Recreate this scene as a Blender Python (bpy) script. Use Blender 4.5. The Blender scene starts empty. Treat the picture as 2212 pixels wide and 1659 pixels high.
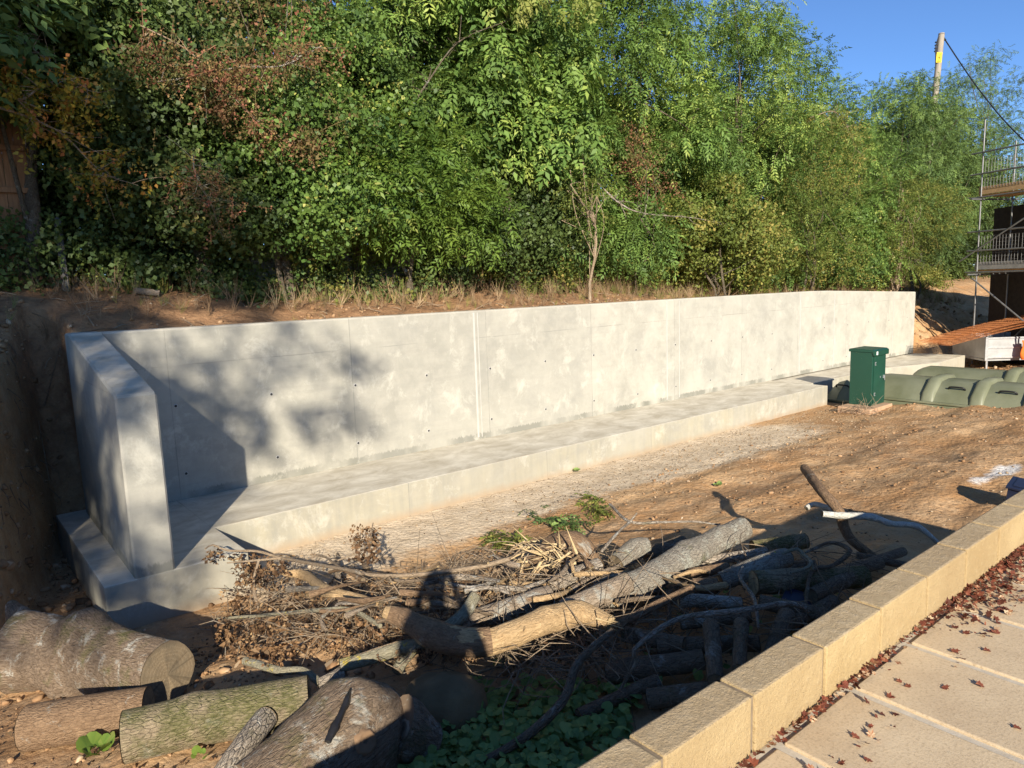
import bpy, math, random
import numpy as np
from mathutils import Vector, Matrix
C = bpy.context.scene
COL = C.collection
R = math.radians
# ------------------------------------------------------------------ camera, sky, sun, exposure
# world axes: x runs along the concrete wall, y points away into the bank, z up; the paving is z = 0
WA, WD, HC = .676, 9.2257, 1.5565
FPX, PW, PH = 1534., 2212., 1659.
def rot2(v):                       # camera heading frame -> world frame
    x, y, z = v
    return Vector((x*math.cos(WA)+y*math.sin(WA), -x*math.sin(WA)+y*math.cos(WA), z))
_p, _r = R(8.008), R(-2.02)
_f = Vector((0, math.cos(_p), -math.sin(_p))); _x = Vector((1, 0, 0)); _u = _x.cross(_f)
FWD = rot2(_f); RIGHT = rot2(math.cos(_r)*_x+math.sin(_r)*_u); UP = rot2(-math.sin(_r)*_x+math.cos(_r)*_u)
CAM = Vector((0, -WD, HC))
cd = bpy.data.cameras.new('camera'); co = bpy.data.objects.new('camera', cd); COL.objects.link(co)
M = Matrix((RIGHT, UP, -FWD)).transposed().to_4x4(); M.translation = CAM
co.matrix_world = M
cd.sensor_width = 36; cd.lens = FPX/PW*36; cd.clip_start = .05; cd.clip_end = 2000
C.camera = co
SUN_EL = 22.5
sd = rot2((math.sin(R(-6.6)), math.cos(R(-6.6)), 0))          # where the light travels
SUND = Vector((sd.x*math.cos(R(SUN_EL)), sd.y*math.cos(R(SUN_EL)), -math.sin(R(SUN_EL))))
W = bpy.data.worlds.new('World'); C.world = W; W.use_nodes = True
nt = W.node_tree
sky = nt.nodes.new('ShaderNodeTexSky'); sky.sky_type = 'NISHITA'; sky.sun_disc = False
sky.sun_elevation = R(SUN_EL); sky.sun_rotation = math.atan2(-SUND.x, -SUND.y)
sky.altitude = 100; sky.air_density = .75; sky.dust_density = 0.; sky.ozone_density = 7.0
bg = nt.nodes['Background']; bg.inputs[1].default_value = .098
hs = nt.nodes.new('ShaderNodeHueSaturation'); hs.inputs['Saturation'].default_value = .98
nt.links.new(sky.outputs[0], hs.inputs['Color']); nt.links.new(hs.outputs[0], bg.inputs[0])
sl = bpy.data.lights.new('sun', 'SUN'); so = bpy.data.objects.new('sun', sl); COL.objects.link(so)
sl.energy = 5.0; sl.angle = R(.53); sl.color = (1, .90, .75)
so.rotation_euler = SUND.to_track_quat('-Z', 'Y').to_euler(); so.location = (0, -20, 20)
C.view_settings.view_transform = 'Standard'; C.view_settings.look = 'None'
C.view_settings.exposure = .85; C.view_settings.gamma = 1
C.render.engine = 'CYCLES'
C.cycles.max_bounces = 6; C.cycles.diffuse_bounces = 3; C.cycles.transmission_bounces = 3; C.cycles.transparent_max_bounces = 4
C.cycles.use_denoising = True
# ------------------------------------------------------------------ helpers
RS = np.random.RandomState
def ray(px, py):
    return (FWD*FPX+RIGHT*(px-PW/2)-UP*(py-PH/2)).normalized()
def atz(px, py, z):
    d = ray(px, py); return CAM+d*((z-HC)/d.z)
def aty(px, py, y):
    d = ray(px, py); return CAM+d*((y-CAM.y)/d.y)
def atd(px, py, D):
    d = ray(px, py); return CAM+d*(D/d.dot(Vector((math.sin(WA), math.cos(WA), 0))))
def sm(a, b, t):
    t = np.clip((np.asarray(t, float)-a)/(b-a), 0, 1); return t*t*(3-2*t)
_lat = RS(5).rand(256, 256)
def vnoise(x, y):
    xi = np.floor(x).astype(int); yi = np.floor(y).astype(int); fx = x-xi; fy = y-yi
    fx = fx*fx*(3-2*fx); fy = fy*fy*(3-2*fy); g = lambda a, b: _lat[a & 255, b & 255]
    return (g(xi, yi)*(1-fx)+g(xi+1, yi)*fx)*(1-fy)+(g(xi, yi+1)*(1-fx)+g(xi+1, yi+1)*fx)*fy
def fbm(x, y, f, n=4):
    s = 0; a = 1; t = 0
    for i in range(n):
        s = s+a*(vnoise(x*f+17*i, y*f+31*i)-.5); t += a; a *= .5; f *= 2.03
    return s/t*2
def H(x, y):
    x = np.asarray(x, float); y = np.asarray(y, float); o = -y
    n0 = fbm(x, y, 1.3, 3)
    f1 = np.interp(o, [0, 3.0, 4.0, 5.0, 6.4, 7.9, 9], [-1.385, -1.385, -1.22, -1.05, -.95, -.82, -.6])
    f2 = np.interp(o, [0, 2.0, 6.0, 7.9, 9], [-1.385, -1.37, -.97, -.88, -.6])
    k = sm(3.6, 7.0, x+.5*n0); fr = f1*(1-k)+f2*k
    n1 = fbm(x, y, .7, 3); n2 = fbm(x, y, 3.1, 4)
    rough = .35+.65*sm(2.2, 3.6, o)
    mound = .16*np.exp(-(((x-2.9)/1.2)**2+((o-4.6)/.8)**2))+.10*np.exp(-(((x-1.9)/.5)**2+((o-4.2)/.4)**2))
    rut = .022*np.sin(o*5.2+1.6*n0+.25*x)*sm(5, 8, x)*sm(2.4, 3.6, o)+.03*fbm(x*.5, y*1.6, 2.2, 3)*sm(3, 6, x)*sm(2.2, 3.4, o)
    fr = fr+rough*(.05*n1+.045*n2)+mound+rut
    bk = np.interp(y, [.3, .7, 1.6, 3, 6, 12], [1.0, 1.05, 1.22, 1.42, 1.7, 1.9])
    bk = bk+.38*sm(6.5, 0, x)*sm(.5, 2.4, y)-.42*sm(11, 20, x)*sm(.4, 2, y)-.1*sm(8, 16, x)
    bk = bk+.07*n1*sm(.3, 1, y)+.06*n2*sm(.3, .8, y)
    L = sm(1.38, 1.16, x)
    y0 = .06*(1-L)+L*np.clip(.45-3.6*np.clip(.87-x, 0, 9), -2.3, .45); y1 = y0+.18*(1-L)+L*1.35
    Rr = sm(22.96, 23.06, x)
    g = np.clip((x-23)/5, 0, 1)
    y0 = y0*(1-Rr)+Rr*(-1.0-1.6*g); y1 = y1*(1-Rr)+Rr*(2.0+1.2*g)
    e = np.clip((y-y0)/(y1-y0), 0, 1)
    e = e*(1-(L+Rr)*.5)+(L+Rr)*.5*e*e*(3-2*e)
    cut = (L+Rr)*np.sin(np.pi*e)*(.20*fbm(x*1.3+3, y*.9, 2.4, 4)+.12*n2)
    return fr*(1-e)+bk*e+cut
def h1(x, y): return float(H(np.array([x]), np.array([y]))[0])
def G(px, py, lift=0.):
    """the point where the sight line through (px, py) meets the ground raised by lift"""
    d = ray(px, py); t = .8; 
    T = np.arange(.8, 60, .04); P = np.array(CAM)[None]+T[:, None]*np.array(d)[None]
    b = P[:, 2]-H(P[:, 0], P[:, 1])-lift < 0
    i = int(np.argmax(b)) if b.any() else len(T)-1
    a0, a1 = T[max(i-1, 0)], T[i]
    for _ in range(12):
        m = (a0+a1)/2; q = CAM+d*m
        if q.z-h1(q.x, q.y)-lift < 0: a1 = m
        else: a0 = m
    return CAM+d*a1
def setp(o, label=None, cat=None, group=None, kind=None):
    if label: o['label'] = label
    if cat: o['category'] = cat
    if group: o['group'] = group
    if kind: o['kind'] = kind
    return o
def empty(name, loc, label, cat, group=None, rz=0):
    o = bpy.data.objects.new(name, None); COL.objects.link(o); o.location = loc; o.rotation_euler = (0, 0, rz); o.empty_display_size = .1
    return setp(o, label, cat, group)
def adopt(o, parent):
    if parent is not None:
        bpy.context.view_layer.update()
        o.parent = parent; o.matrix_parent_inverse = parent.matrix_world.inverted()
class MB:
    def __init__(s): s.v = []; s.f = []; s.m = []; s.uv = []
    def add(s, V, F, m=0, UV=None):
        n = len(s.v); s.v += [tuple(p) for p in V]
        for i, f in enumerate(F):
            s.f.append([n+k for k in f]); s.m.append(m); s.uv.append(UV[i] if UV else [(0, 0)]*len(f))
    def box(s, lo, hi, m=0, rz=0, c=None):
        a, b = lo, hi
        V = [Vector((x, y, z)) for z in (a[2], b[2]) for y in (a[1], b[1]) for x in (a[0], b[0])]
        if rz:
            c = Vector(c or ((a[0]+b[0])/2, (a[1]+b[1])/2, 0)); Rm = Matrix.Rotation(rz, 3, 'Z')
            V = [Rm @ (p-c)+c for p in V]
        s.add(V, [(0, 2, 3, 1), (4, 5, 7, 6), (0, 1, 5, 4), (2, 6, 7, 3), (0, 4, 6, 2), (1, 3, 7, 5)], m)
    def prism(s, poly, ax, a, b, m=0):          # polygon in the two other axes swept along ax
        def P(q, t):
            q = list(q); q.insert(ax, t); return Vector(q)
        n = len(poly); V = [P(q, a) for q in poly]+[P(q, b) for q in poly]
        F = [list(range(n))[::-1], list(range(n, 2*n))]+[(i, (i+1) % n, n+(i+1) % n, n+i) for i in range(n)]
        s.add(V, F, m)
    def tube(s, path, rad, ring=10, step=.12, noise=0., seed=0, cap=None, m=0, sq=None, capdepth=0.):
        P, rr = resample(path, rad, step); rs = RS(seed+1); n = len(P)
        T = [(P[min(i+1, n-1)]-P[max(i-1, 0)]).normalized() for i in range(n)]
        up = Vector((0, 0, 1)) if abs(T[0].z) < .9 else Vector((1, 0, 0))
        N = (up-T[0]*up.dot(T[0])).normalized(); V = []; ph = rs.rand(12)*6.28; L = 0; Ls = []; tot = sum((P[i+1]-P[i]).length for i in range(n-1))
        kn = [(rs.rand()*6.28, rs.rand()*tot, rs.uniform(.12, .3)*min(1, noise*14), rs.uniform(.35, .8)) for _ in range(int(tot/.22)+1)] if noise >= .04 and ring >= 10 else []
        for i in range(n):
            if i: L += (P[i]-P[i-1]).length
            Ls.append(L); N = (N-T[i]*N.dot(T[i])).normalized(); B = T[i].cross(N)
            for k in range(ring):
                a = -math.pi/2*0+6.28318*k/ring+math.pi
                g = 1
                if noise:
                    r0 = max(rr[i], .01)
                    g += noise*(math.sin(2*a+ph[0]+L*1.1/r0*.2)*.5+math.sin(3*a+ph[1]-L*.9/r0*.3)*.35+math.sin(5*a+ph[2]+L*2/r0*.15)*.25+math.sin(L/r0*.8+ph[3])*.35+math.sin(L/r0*2.1+a+ph[4])*.2+rs.randn()*.12)
                    for ka, kl, kh, ks in kn:
                        da = (a-ka+math.pi) % 6.2832-math.pi; dl = (L-kl)/r0; g += kh*math.exp(-(da*da+dl*dl)/(ks*ks))
                V.append(P[i]+(N*math.cos(a)+B*math.sin(a))*rr[i]*g)
        F = []; UV = []; r = max(rad)
        for i in range(n-1):
            for k in range(ring):
                k2 = (k+1) % ring
                F.append((i*ring+k, i*ring+k2, (i+1)*ring+k2, (i+1)*ring+k))
                u0, u1 = k/ring*6.283*r, (k+1)/ring*6.283*r
                UV.append([(u0, Ls[i]), (u1, Ls[i]), (u1, Ls[i+1]), (u0, Ls[i+1])])
        s.add(V, F, m, UV)
        for e, idx in ((0, range(ring)), (1, range((n-1)*ring, n*ring))):
            q = [V[j] for j in idx]; c = sum(q, Vector())/ring
            if isinstance(cap, list): cap.append(MB())
            if cap is None or cap is s:
                s.add(q+[c], [((k+1) % ring, k, ring) if e == 0 else (k, (k+1) % ring, ring) for k in range(ring)], m)
            else:
                t = T[0]*-1 if e == 0 else T[-1]
                q2 = [p+t*.004 for p in q]; c2 = c+t*.004
                mid = [p*.5+c2*.5+t*.002*rs.randn() for p in q2]
                Rr = max((p-c).length for p in q)
                uvp = lambda p: ((p-c).dot(N)/Rr, (p-c).dot(t.cross(N))/Rr)
                A = q2+mid+[c2]; FF = []; tgt = cap[-1] if isinstance(cap, list) else cap
                for k in range(ring):
                    k2 = (k+1) % ring
                    FF += [(k2, k, ring+k, ring+k2), (ring+k2, ring+k, 2*ring)] if e == 0 else [(k, k2, ring+k2, ring+k), (ring+k, ring+k2, 2*ring)]
                tgt.add(A, FF, 0, [[uvp(A[j]) for j in f] for f in FF])
        return P, T
    def build(s, name, mats, parent=None, smooth=True, bevel=0, sub=0):
        me = bpy.data.meshes.new(name); me.from_pydata(s.v, [], s.f)
        for m in (mats if isinstance(mats, (list, tuple)) else [mats]): me.materials.append(m)
        me.polygons.foreach_set('material_index', s.m)
        u = me.uv_layers.new(name='UVMap'); flat = [c for f in s.uv for p in f for c in p]; u.data.foreach_set('uv', flat)
        if smooth: me.polygons.foreach_set('use_smooth', [True]*len(me.polygons))
        me.update(); me.validate()
        o = bpy.data.objects.new(name, me); COL.objects.link(o)
        if bevel:
            b = o.modifiers.new('bevel', 'BEVEL'); b.width = bevel; b.segments = 2; b.limit_method = 'ANGLE'; b.angle_limit = R(35)
        if sub:
            b = o.modifiers.new('sub', 'SUBSURF'); b.levels = sub; b.render_levels = sub
        adopt(o, parent)
        return o
def resample(path, rad, step):
    path = [Vector(p) for p in path]
    if len(rad) != len(path): rad = list(np.interp(np.linspace(0, 1, len(path)), np.linspace(0, 1, len(rad)), rad))
    if len(path) == 2:
        n = max(2, int((path[1]-path[0]).length/step)+1)
        return [path[0].lerp(path[1], i/(n-1)) for i in range(n)], [rad[0]+(rad[1]-rad[0])*i/(n-1) for i in range(n)]
    P = []; rr = []
    q = [path[0]*2-path[1]]+path+[path[-1]*2-path[-2]]
    for i in range(len(path)-1):
        a, b, c, d = q[i:i+4]; n = max(1, int((c-b).length/step))
        for k in range(n):
            t = k/n
            P.append(.5*((2*b)+(c-a)*t+(2*a-5*b+4*c-d)*t*t+(3*b-a-3*c+d)*t**3)); rr.append(rad[i]+(rad[i+1]-rad[i])*t)
    P.append(path[-1]); rr.append(rad[-1])
    return P, rr
# ---- many copies of small leaf or stone templates in ONE mesh
def frames(d, n):
    d = d/np.linalg.norm(d, axis=1, keepdims=True)
    z = n-d*(d*n).sum(1, keepdims=True); z /= np.linalg.norm(z, axis=1, keepdims=True)+1e-9
    return np.stack([d, np.cross(z, d), z], 2)
def inst_mesh(name, parts, mat, parent=None, smooth=False):
    """parts: list of (template verts (m,3), template faces, P (n,3), Rm (n,3,3), S (n,), tint (n,))"""
    VV = []; LI = []; SZ = []; TT = []; off = 0
    for tv, tf, P, Rm, S, tint in parts:
        n, m = len(P), len(tv)
        V = np.einsum('nij,mj->nmi', Rm, tv)*S[:, None, None]+P[:, None]
        VV.append(V.reshape(-1, 3)); fl = np.concatenate([np.array(f) for f in tf]); sz = np.array([len(f) for f in tf])
        LI.append((fl[None]+(np.arange(n)*m)[:, None]+off).ravel()); SZ.append(np.tile(sz, n)); off += n*m
        rs = RS(n % 9999); TT.append((tint[:, None]+.10*rs.randn(n, len(tf))).ravel())
    V = np.concatenate(VV); LI = np.concatenate(LI); SZ = np.concatenate(SZ); TT = np.concatenate(TT)
    me = bpy.data.meshes.new(name); me.vertices.add(len(V)); me.vertices.foreach_set('co', V.astype(np.float32).ravel())
    me.loops.add(len(LI)); me.loops.foreach_set('vertex_index', LI.astype(np.int32))
    me.polygons.add(len(SZ)); st = np.concatenate([[0], np.cumsum(SZ)[:-1]])
    me.polygons.foreach_set('loop_start', st.astype(np.int32))
    me.update(calc_edges=True)
    at = me.attributes.new('tint', 'FLOAT', 'FACE'); at.data.foreach_set('value', np.clip(TT, 0, 1).astype(np.float32))
    if smooth: me.polygons.foreach_set('use_smooth', np.ones(len(SZ), bool))
    me.materials.append(mat)
    o = bpy.data.objects.new(name, me); COL.objects.link(o); adopt(o, parent)
    return o
# ------------------------------------------------------------------ materials
class NB:
    def __init__(s, name):
        s.m = bpy.data.materials.new(name); s.m.use_nodes = True; s.t = s.m.node_tree; s.b = s.t.nodes['Principled BSDF']
        s.out = s.t.nodes['Material Output']
    def n(s, typ, ins=None, **kw):
        x = s.t.nodes.new('ShaderNode'+typ)
        for k, v in kw.items(): setattr(x, k, v)
        for k, v in (ins or {}).items(): s.set(x, k, v)
        return x
    def set(s, x, k, v):
        if isinstance(v, bpy.types.NodeSocket): s.t.links.new(v, x.inputs[k])
        elif isinstance(v, (tuple, list)) and len(v) == 3 and x.inputs[k].type == 'RGBA': x.inputs[k].default_value = (*v, 1)
        else: x.inputs[k].default_value = v
    def co(s, kind='Object', scale=(1, 1, 1)):
        t = s.n('TexCoord').outputs[kind]
        return s.n('Mapping', {0: t, 'Scale': scale}).outputs[0]
    def noise(s, vec, sc, det=5, rough=.6, dist=0.):
        return s.n('TexNoise', {'Vector': vec, 'Scale': sc, 'Detail': det, 'Roughness': rough, 'Distortion': dist}).outputs[0]
    def vor(s, vec, sc, feature='F1', out=0, rand=1.):
        return s.n('TexVoronoi', {'Vector': vec, 'Scale': sc, 'Randomness': rand}, feature=feature).outputs[out]
    def ramp(s, f, stops):
        x = s.n('ValToRGB', {0: f}); e = x.color_ramp.elements
        while len(e) < len(stops): e.new(.5)
        for i, (p, c) in enumerate(stops):
            e[i].position = p; e[i].color = (c, c, c, 1) if isinstance(c, (int, float)) else (*c, 1)
        return x.outputs[0]
    def mix(s, f, a, b, mode='MIX'):
        x = s.n('Mix', data_type='RGBA', blend_type=mode)
        s.set(x, 0, f); s.set(x, 6, a); s.set(x, 7, b); return x.outputs[2]
    def math(s, op, a, b=0.):
        return s.n('Math', {0: a, 1: b}, operation=op).outputs[0]
    def attr(s, name): return s.n('Attribute', attribute_name=name).outputs['Fac']
    def sep(s, vec): return s.n('SeparateXYZ', {0: vec}).outputs
    def fin(s, col, rough=.8, bump=None, bs=.3, bd=.01, spec=.3, metal=0.):
        s.set(s.b, 'Base Color', col); s.set(s.b, 'Roughness', rough); s.set(s.b, 'Specular IOR Level', spec); s.set(s.b, 'Metallic', metal)
        if bump is not None:
            b = s.n('Bump', {'Height': bump, 'Strength': bs, 'Distance': bd}); s.t.links.new(b.outputs[0], s.b.inputs['Normal'])
        return s.m
def plain(name, c1, c2, sc=8, rough=.7, bump=.15, bd=.004, spec=.3, metal=0., kind='Object', stretch=(1, 1, 1)):
    k = NB(name); v = k.co(kind, stretch); n = k.noise(v, sc); n2 = k.noise(v, sc*6, 3)
    return k.fin(k.mix(k.ramp(n, [(.3, 0.), (.7, 1.)]), c1, c2), rough, k.math('ADD', n, k.math('MULTIPLY', n2, .5)), bump, bd, spec, metal)
def m_concrete():
    k = NB('concrete'); v = k.co(); x, y, z = k.sep(v)[:3]
    big = k.noise(v, .9, 6, .6, .2); med = k.noise(v, 4, 6, .7, .3); fine = k.noise(v, 70, 3)
    st = k.noise(k.co('Object', (.25, .25, 3.2)), 3, 5, .65, .6)         # faint horizontal board drag
    vs = k.noise(k.co('Object', (5, 5, .22)), 2.2, 4, .6)                 # vertical trickles
    col = k.mix(k.ramp(big, [(.35, 0.), (.66, 1.)]), (0.285, 0.276, 0.232), (0.380, 0.367, 0.308))
    col = k.mix(k.math('MULTIPLY', k.ramp(med, [(.42, 0.), (.62, 1.)]), .55), col, (0.430, 0.407, 0.342))
    col = k.mix(k.math('MULTIPLY', k.ramp(st, [(.5, 0.), (.75, 1.)]), .35), col, (0.257, 0.248, 0.215))
    col = k.mix(k.math('MULTIPLY', k.ramp(vs, [(.55, 0.), (.8, 1.)]), .3), col, (0.459, 0.432, 0.361))
    bloom = k.math('MULTIPLY', k.ramp(x, [(0., 0.), (1., 1.)]), 1.)
    lime = k.n('MapRange', {0: x, 1: 5., 2: 18., 3: 0., 4: .85}).outputs[0]
    col = k.mix(k.math('MULTIPLY', lime, k.ramp(k.noise(v, 1.7, 6, .7, .3), [(.3, .15), (.6, 1.)])), col, (0.503, 0.487, 0.419))
    # rough, greyer kicker strip with drips just above the footing
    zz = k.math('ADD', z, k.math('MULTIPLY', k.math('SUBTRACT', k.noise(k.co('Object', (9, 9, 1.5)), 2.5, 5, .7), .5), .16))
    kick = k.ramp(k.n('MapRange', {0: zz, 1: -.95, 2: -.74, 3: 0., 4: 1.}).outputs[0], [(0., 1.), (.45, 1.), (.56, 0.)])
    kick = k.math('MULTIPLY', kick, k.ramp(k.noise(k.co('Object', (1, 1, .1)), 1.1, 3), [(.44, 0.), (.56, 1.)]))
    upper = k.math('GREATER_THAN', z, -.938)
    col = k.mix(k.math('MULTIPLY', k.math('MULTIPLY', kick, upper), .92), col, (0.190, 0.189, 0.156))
    # cream bleed on the footing edges
    foot = k.math('LESS_THAN', z, -.936)
    fm = k.math('MULTIPLY', foot, k.ramp(k.noise(v, 1.3, 5, .7), [(.3, .15), (.65, .65)]))
    col = k.mix(fm, col, k.mix(k.ramp(k.noise(k.co('Object', (6, 6, .6)), 2, 4), [(.4, 0.), (.65, 1.)]), (0.380, 0.341, 0.235), (0.287, 0.268, 0.196)))
    col = k.mix(k.math('MULTIPLY', k.ramp(fine, [(.62, 0.), (.72, 1.)]), .35), col, (0.242, 0.235, 0.201))
    pan = k.n('TexWhiteNoise', {'W': k.math('FLOOR', k.math('DIVIDE', k.math('ADD', x, .3), 2.4))}, noise_dimensions='1D').outputs[0]
    col = k.mix(k.math('MULTIPLY', pan, .28), col, (0.285, 0.279, 0.248))
    fr_ = k.math('ABSOLUTE', k.math('SUBTRACT', k.math('FRACT', k.math('DIVIDE', k.math('ADD', x, .3), 2.4)), .5))
    seam = k.math('MULTIPLY', k.math('GREATER_THAN', fr_, .4975), k.ramp(k.noise(v, 2.5, 4), [(.34, .15), (.56, .7)]))
    lift = k.math('MULTIPLY', k.math('LESS_THAN', k.math('ABSOLUTE', k.math('SUBTRACT', z, k.math('ADD', .71, k.math('MULTIPLY', k.noise(v, 1.5, 2), .02)))), .006), k.ramp(k.noise(v, 1.2, 3), [(.42, 0.), (.6, .6)]))
    col = k.mix(k.math('MAXIMUM', seam, lift), col, (0.209, 0.208, 0.184))
    br_ = k.noise(v, 1.25, 7, .72, .4); col = k.mix(k.ramp(br_, [(.5, 0.), (.66, .45)]), col, (0.257, 0.253, 0.225))
    wh_ = k.noise(k.co('Object', (1., 1., .8)), 2.6, 7, .75, .3); col = k.mix(k.ramp(wh_, [(.54, 0.), (.68, .5)]), col, (0.570, 0.548, 0.465))
    upf = k.ramp(k.sep(k.n('NewGeometry').outputs['Normal'])[2], [(.6, 0.), (.9, 1.)])  # top faces dusty and painted lighter, making up for the low sun
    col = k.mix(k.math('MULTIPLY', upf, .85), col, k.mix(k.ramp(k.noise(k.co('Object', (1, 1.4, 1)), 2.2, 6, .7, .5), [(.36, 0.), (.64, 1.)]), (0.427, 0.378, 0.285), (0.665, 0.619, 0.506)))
    spl = k.n('MapRange', {0: k.math('ADD', z, k.math('MULTIPLY', k.noise(k.co('Object', (1, 1, .5)), 5, 5, .7), .16)), 1: -1.18, 2: -1.30, 3: 0., 4: .75}).outputs[0]
    col = k.mix(spl, col, (0.342, 0.255, 0.166))
    pores = k.vor(v, 26); 
    col = k.mix(k.ramp(pores, [(.0, .55), (.07, 0.)]), col, (0.190, 0.189, 0.175))
    return k.fin(col, .85, k.math('ADD', fine, k.math('MULTIPLY', med, 2.)), .25, .004, .25)
def m_ground():
    k = NB('clay_soil'); v = k.co(); n = k.noise(v, .55, 7, .65, .6); m = k.noise(v, 4.5, 6, .7); f = k.noise(v, 38, 5, .75)
    vo = k.vor(v, 17); vo2 = k.vor(k.n('Mapping', {0: v, 'Location': (3, 1, 2)}).outputs[0], 46)
    clay = k.mix(k.ramp(n, [(.36, 0.), (.62, 1.)]), (.33, .195, .10), (.56, .36, .185))
    clay = k.mix(k.math('MULTIPLY', k.ramp(m, [(.45, 0.), (.7, 1.)]), .7), clay, (.56, .41, .25))
    tr_ = k.noise(k.co('Object', (.7, 1.1, 1)), .9, 7, .75, .5)
    clay = k.mix(k.ramp(tr_, [(.46, 0.), (.62, .7)]), clay, (.43, .225, .09))
    clay = k.mix(k.ramp(k.noise(k.co('Object', (.7, 1.2, 1)), 1.5, 7, .75), [(.55, 0.), (.70, .55)]), clay, (.24, .145, .08))
    sand = k.mix(k.ramp(m, [(.35, 0.), (.65, 1.)]), (.56, .44, .295), (.74, .61, .44))
    top = k.mix(k.ramp(m, [(.3, 0.), (.7, 1.)]), (.20, .11, .058), (.42, .245, .125))
    sa = k.n('MapRange', {0: k.math('ADD', k.attr('sand'), k.math('MULTIPLY', k.math('SUBTRACT', k.noise(v, 2.2, 6, .7), .5), .9)), 1: .38, 2: .62, 3: 0., 4: 1.}).outputs[0]
    ta = k.n('MapRange', {0: k.math('ADD', k.attr('topsoil'), k.math('MULTIPLY', k.math('SUBTRACT', k.noise(v, 1.6, 6, .7), .5), 1.)), 1: .35, 2: .65, 3: 0., 4: 1.}).outputs[0]
    la_ = k.n('MapRange', {0: k.math('ADD', k.attr('lime'), k.math('MULTIPLY', k.math('SUBTRACT', k.noise(v, 6, 6, .75), .5), 1.1)), 1: .45, 2: .8, 3: 0., 4: .9}).outputs[0]
    col = k.mix(sa, clay, sand); col = k.mix(ta, col, top); col = k.mix(la_, col, (.82, .80, .75))
    col = k.mix(k.math('MULTIPLY', k.ramp(vo, [(.0, 1.), (.16, 0.)]), k.ramp(k.noise(v, 3, 3), [(.45, 0.), (.6, .8)])), col, (.50, .42, .31))
    col = k.mix(k.ramp(vo2, [(.0, .55), (.13, 0.)]), col, (.56, .47, .36))
    col = k.mix(k.math('MULTIPLY', k.ramp(f, [(.5, 0.), (.75, 1.)]), .55), col, (.18, .105, .06))
    hh = k.math('ADD', k.math('MULTIPLY', f, .7), k.math('SUBTRACT', m, k.math('MULTIPLY', vo, .6)))
    return k.fin(col, .95, hh, .8, .035, .15)
def m_bark(name, c1, c2, lich=(.42, .43, .38), la=.5, moss=(.09, .10, .025), ma=.3, fis=1., yellow=0., sc=1.):
    k = NB(name); uv = k.co('UV', (8*sc, 4.2*sc, 1)); ob = k.co('Object')
    n = k.noise(uv, 3.2, 7, .7, 1.4); fine = k.noise(k.co('UV', (30*sc, 9*sc, 1)), 3, 5, .7, .5)
    cr = k.vor(k.co('UV', (20*sc, 9*sc, 1)), 2.2, 'DISTANCE_TO_EDGE')
    col = k.mix(k.ramp(n, [(.33, 0.), (.66, 1.)]), c1, c2)
    col = k.mix(k.math('MULTIPLY', k.ramp(cr, [(0., .75), (.09, 0.)]), .55*fis), col, tuple(c*.3 for c in c1))
    ln = k.noise(ob, 5.5, 7, .75, .4)
    col = k.mix(k.ramp(ln, [(.62-.1*la, 0.), (.70-.1*la, .75)]), col, lich)
    mn = k.noise(k.n('Mapping', {0: ob, 'Location': (7, 3, 5)}).outputs[0], 3.2, 6, .7)
    col = k.mix(k.ramp(mn, [(.66-.22*ma, 0.), (.80-.22*ma, .8)]), col, moss)
    if yellow:
        yn = k.noise(k.n('Mapping', {0: ob, 'Location': (1, 9, 2)}).outputs[0], 9, 6, .75)
        col = k.mix(k.ramp(yn, [(.70-.2*yellow, 0.), (.76-.2*yellow, .9)]), col, (.55, .43, .05))
    col = k.mix(k.math('MULTIPLY', k.ramp(fine, [(.45, 0.), (.7, 1.)]), .5), col, tuple(min(1, c*1.5) for c in c2))
    hh = k.math('ADD', k.math('MULTIPLY', n, .8), k.math('ADD', k.math('MULTIPLY', fine, .5), k.math('MULTIPLY', k.ramp(cr, [(0., 0.), (.12, 1.)]), .4*fis)))
    return k.fin(col, .9, hh, 1., .032, .2)
def m_cut(name, c1, c2):
    k = NB(name); uv = k.co('UV'); d = k.n('VectorMath', {0: uv}, operation='LENGTH').outputs['Value']
    w = k.math('SINE', k.math('MULTIPLY', k.math('ADD', d, k.math('MULTIPLY', k.noise(uv, 2, 3), .25)), 55.))
    n = k.noise(k.co('UV', (3, 22, 1)), 3, 5, .7)
    col = k.mix(k.math('MULTIPLY', k.ramp(w, [(0., 0.), (1., 1.)]), .5), c1, c2)
    col = k.mix(k.math('MULTIPLY', k.ramp(n, [(.45, 0.), (.7, 1.)]), .7), col, tuple(c*.5 for c in c1))
    an = k.n('TexNoise', {'Vector': k.n('VectorMath', {0: uv}, operation='NORMALIZE').outputs[0], 'Scale': 4., 'Detail': 3.}).outputs[0]
    col = k.mix(k.ramp(an, [(.60, 0.), (.66, .6)]), col, tuple(c*.35 for c in c1))
    col = k.mix(k.ramp(k.noise(uv, 1.6, 5), [(.45, 0.), (.65, .6)]), col, (.10, .085, .06))
    col = k.mix(k.ramp(d, [(.86, 0.), (.97, .8)]), col, (.10, .075, .05))
    return k.fin(col, .85, k.math('ADD', n, k.math('MULTIPLY', an, .6)), .6, .008, .2)
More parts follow.
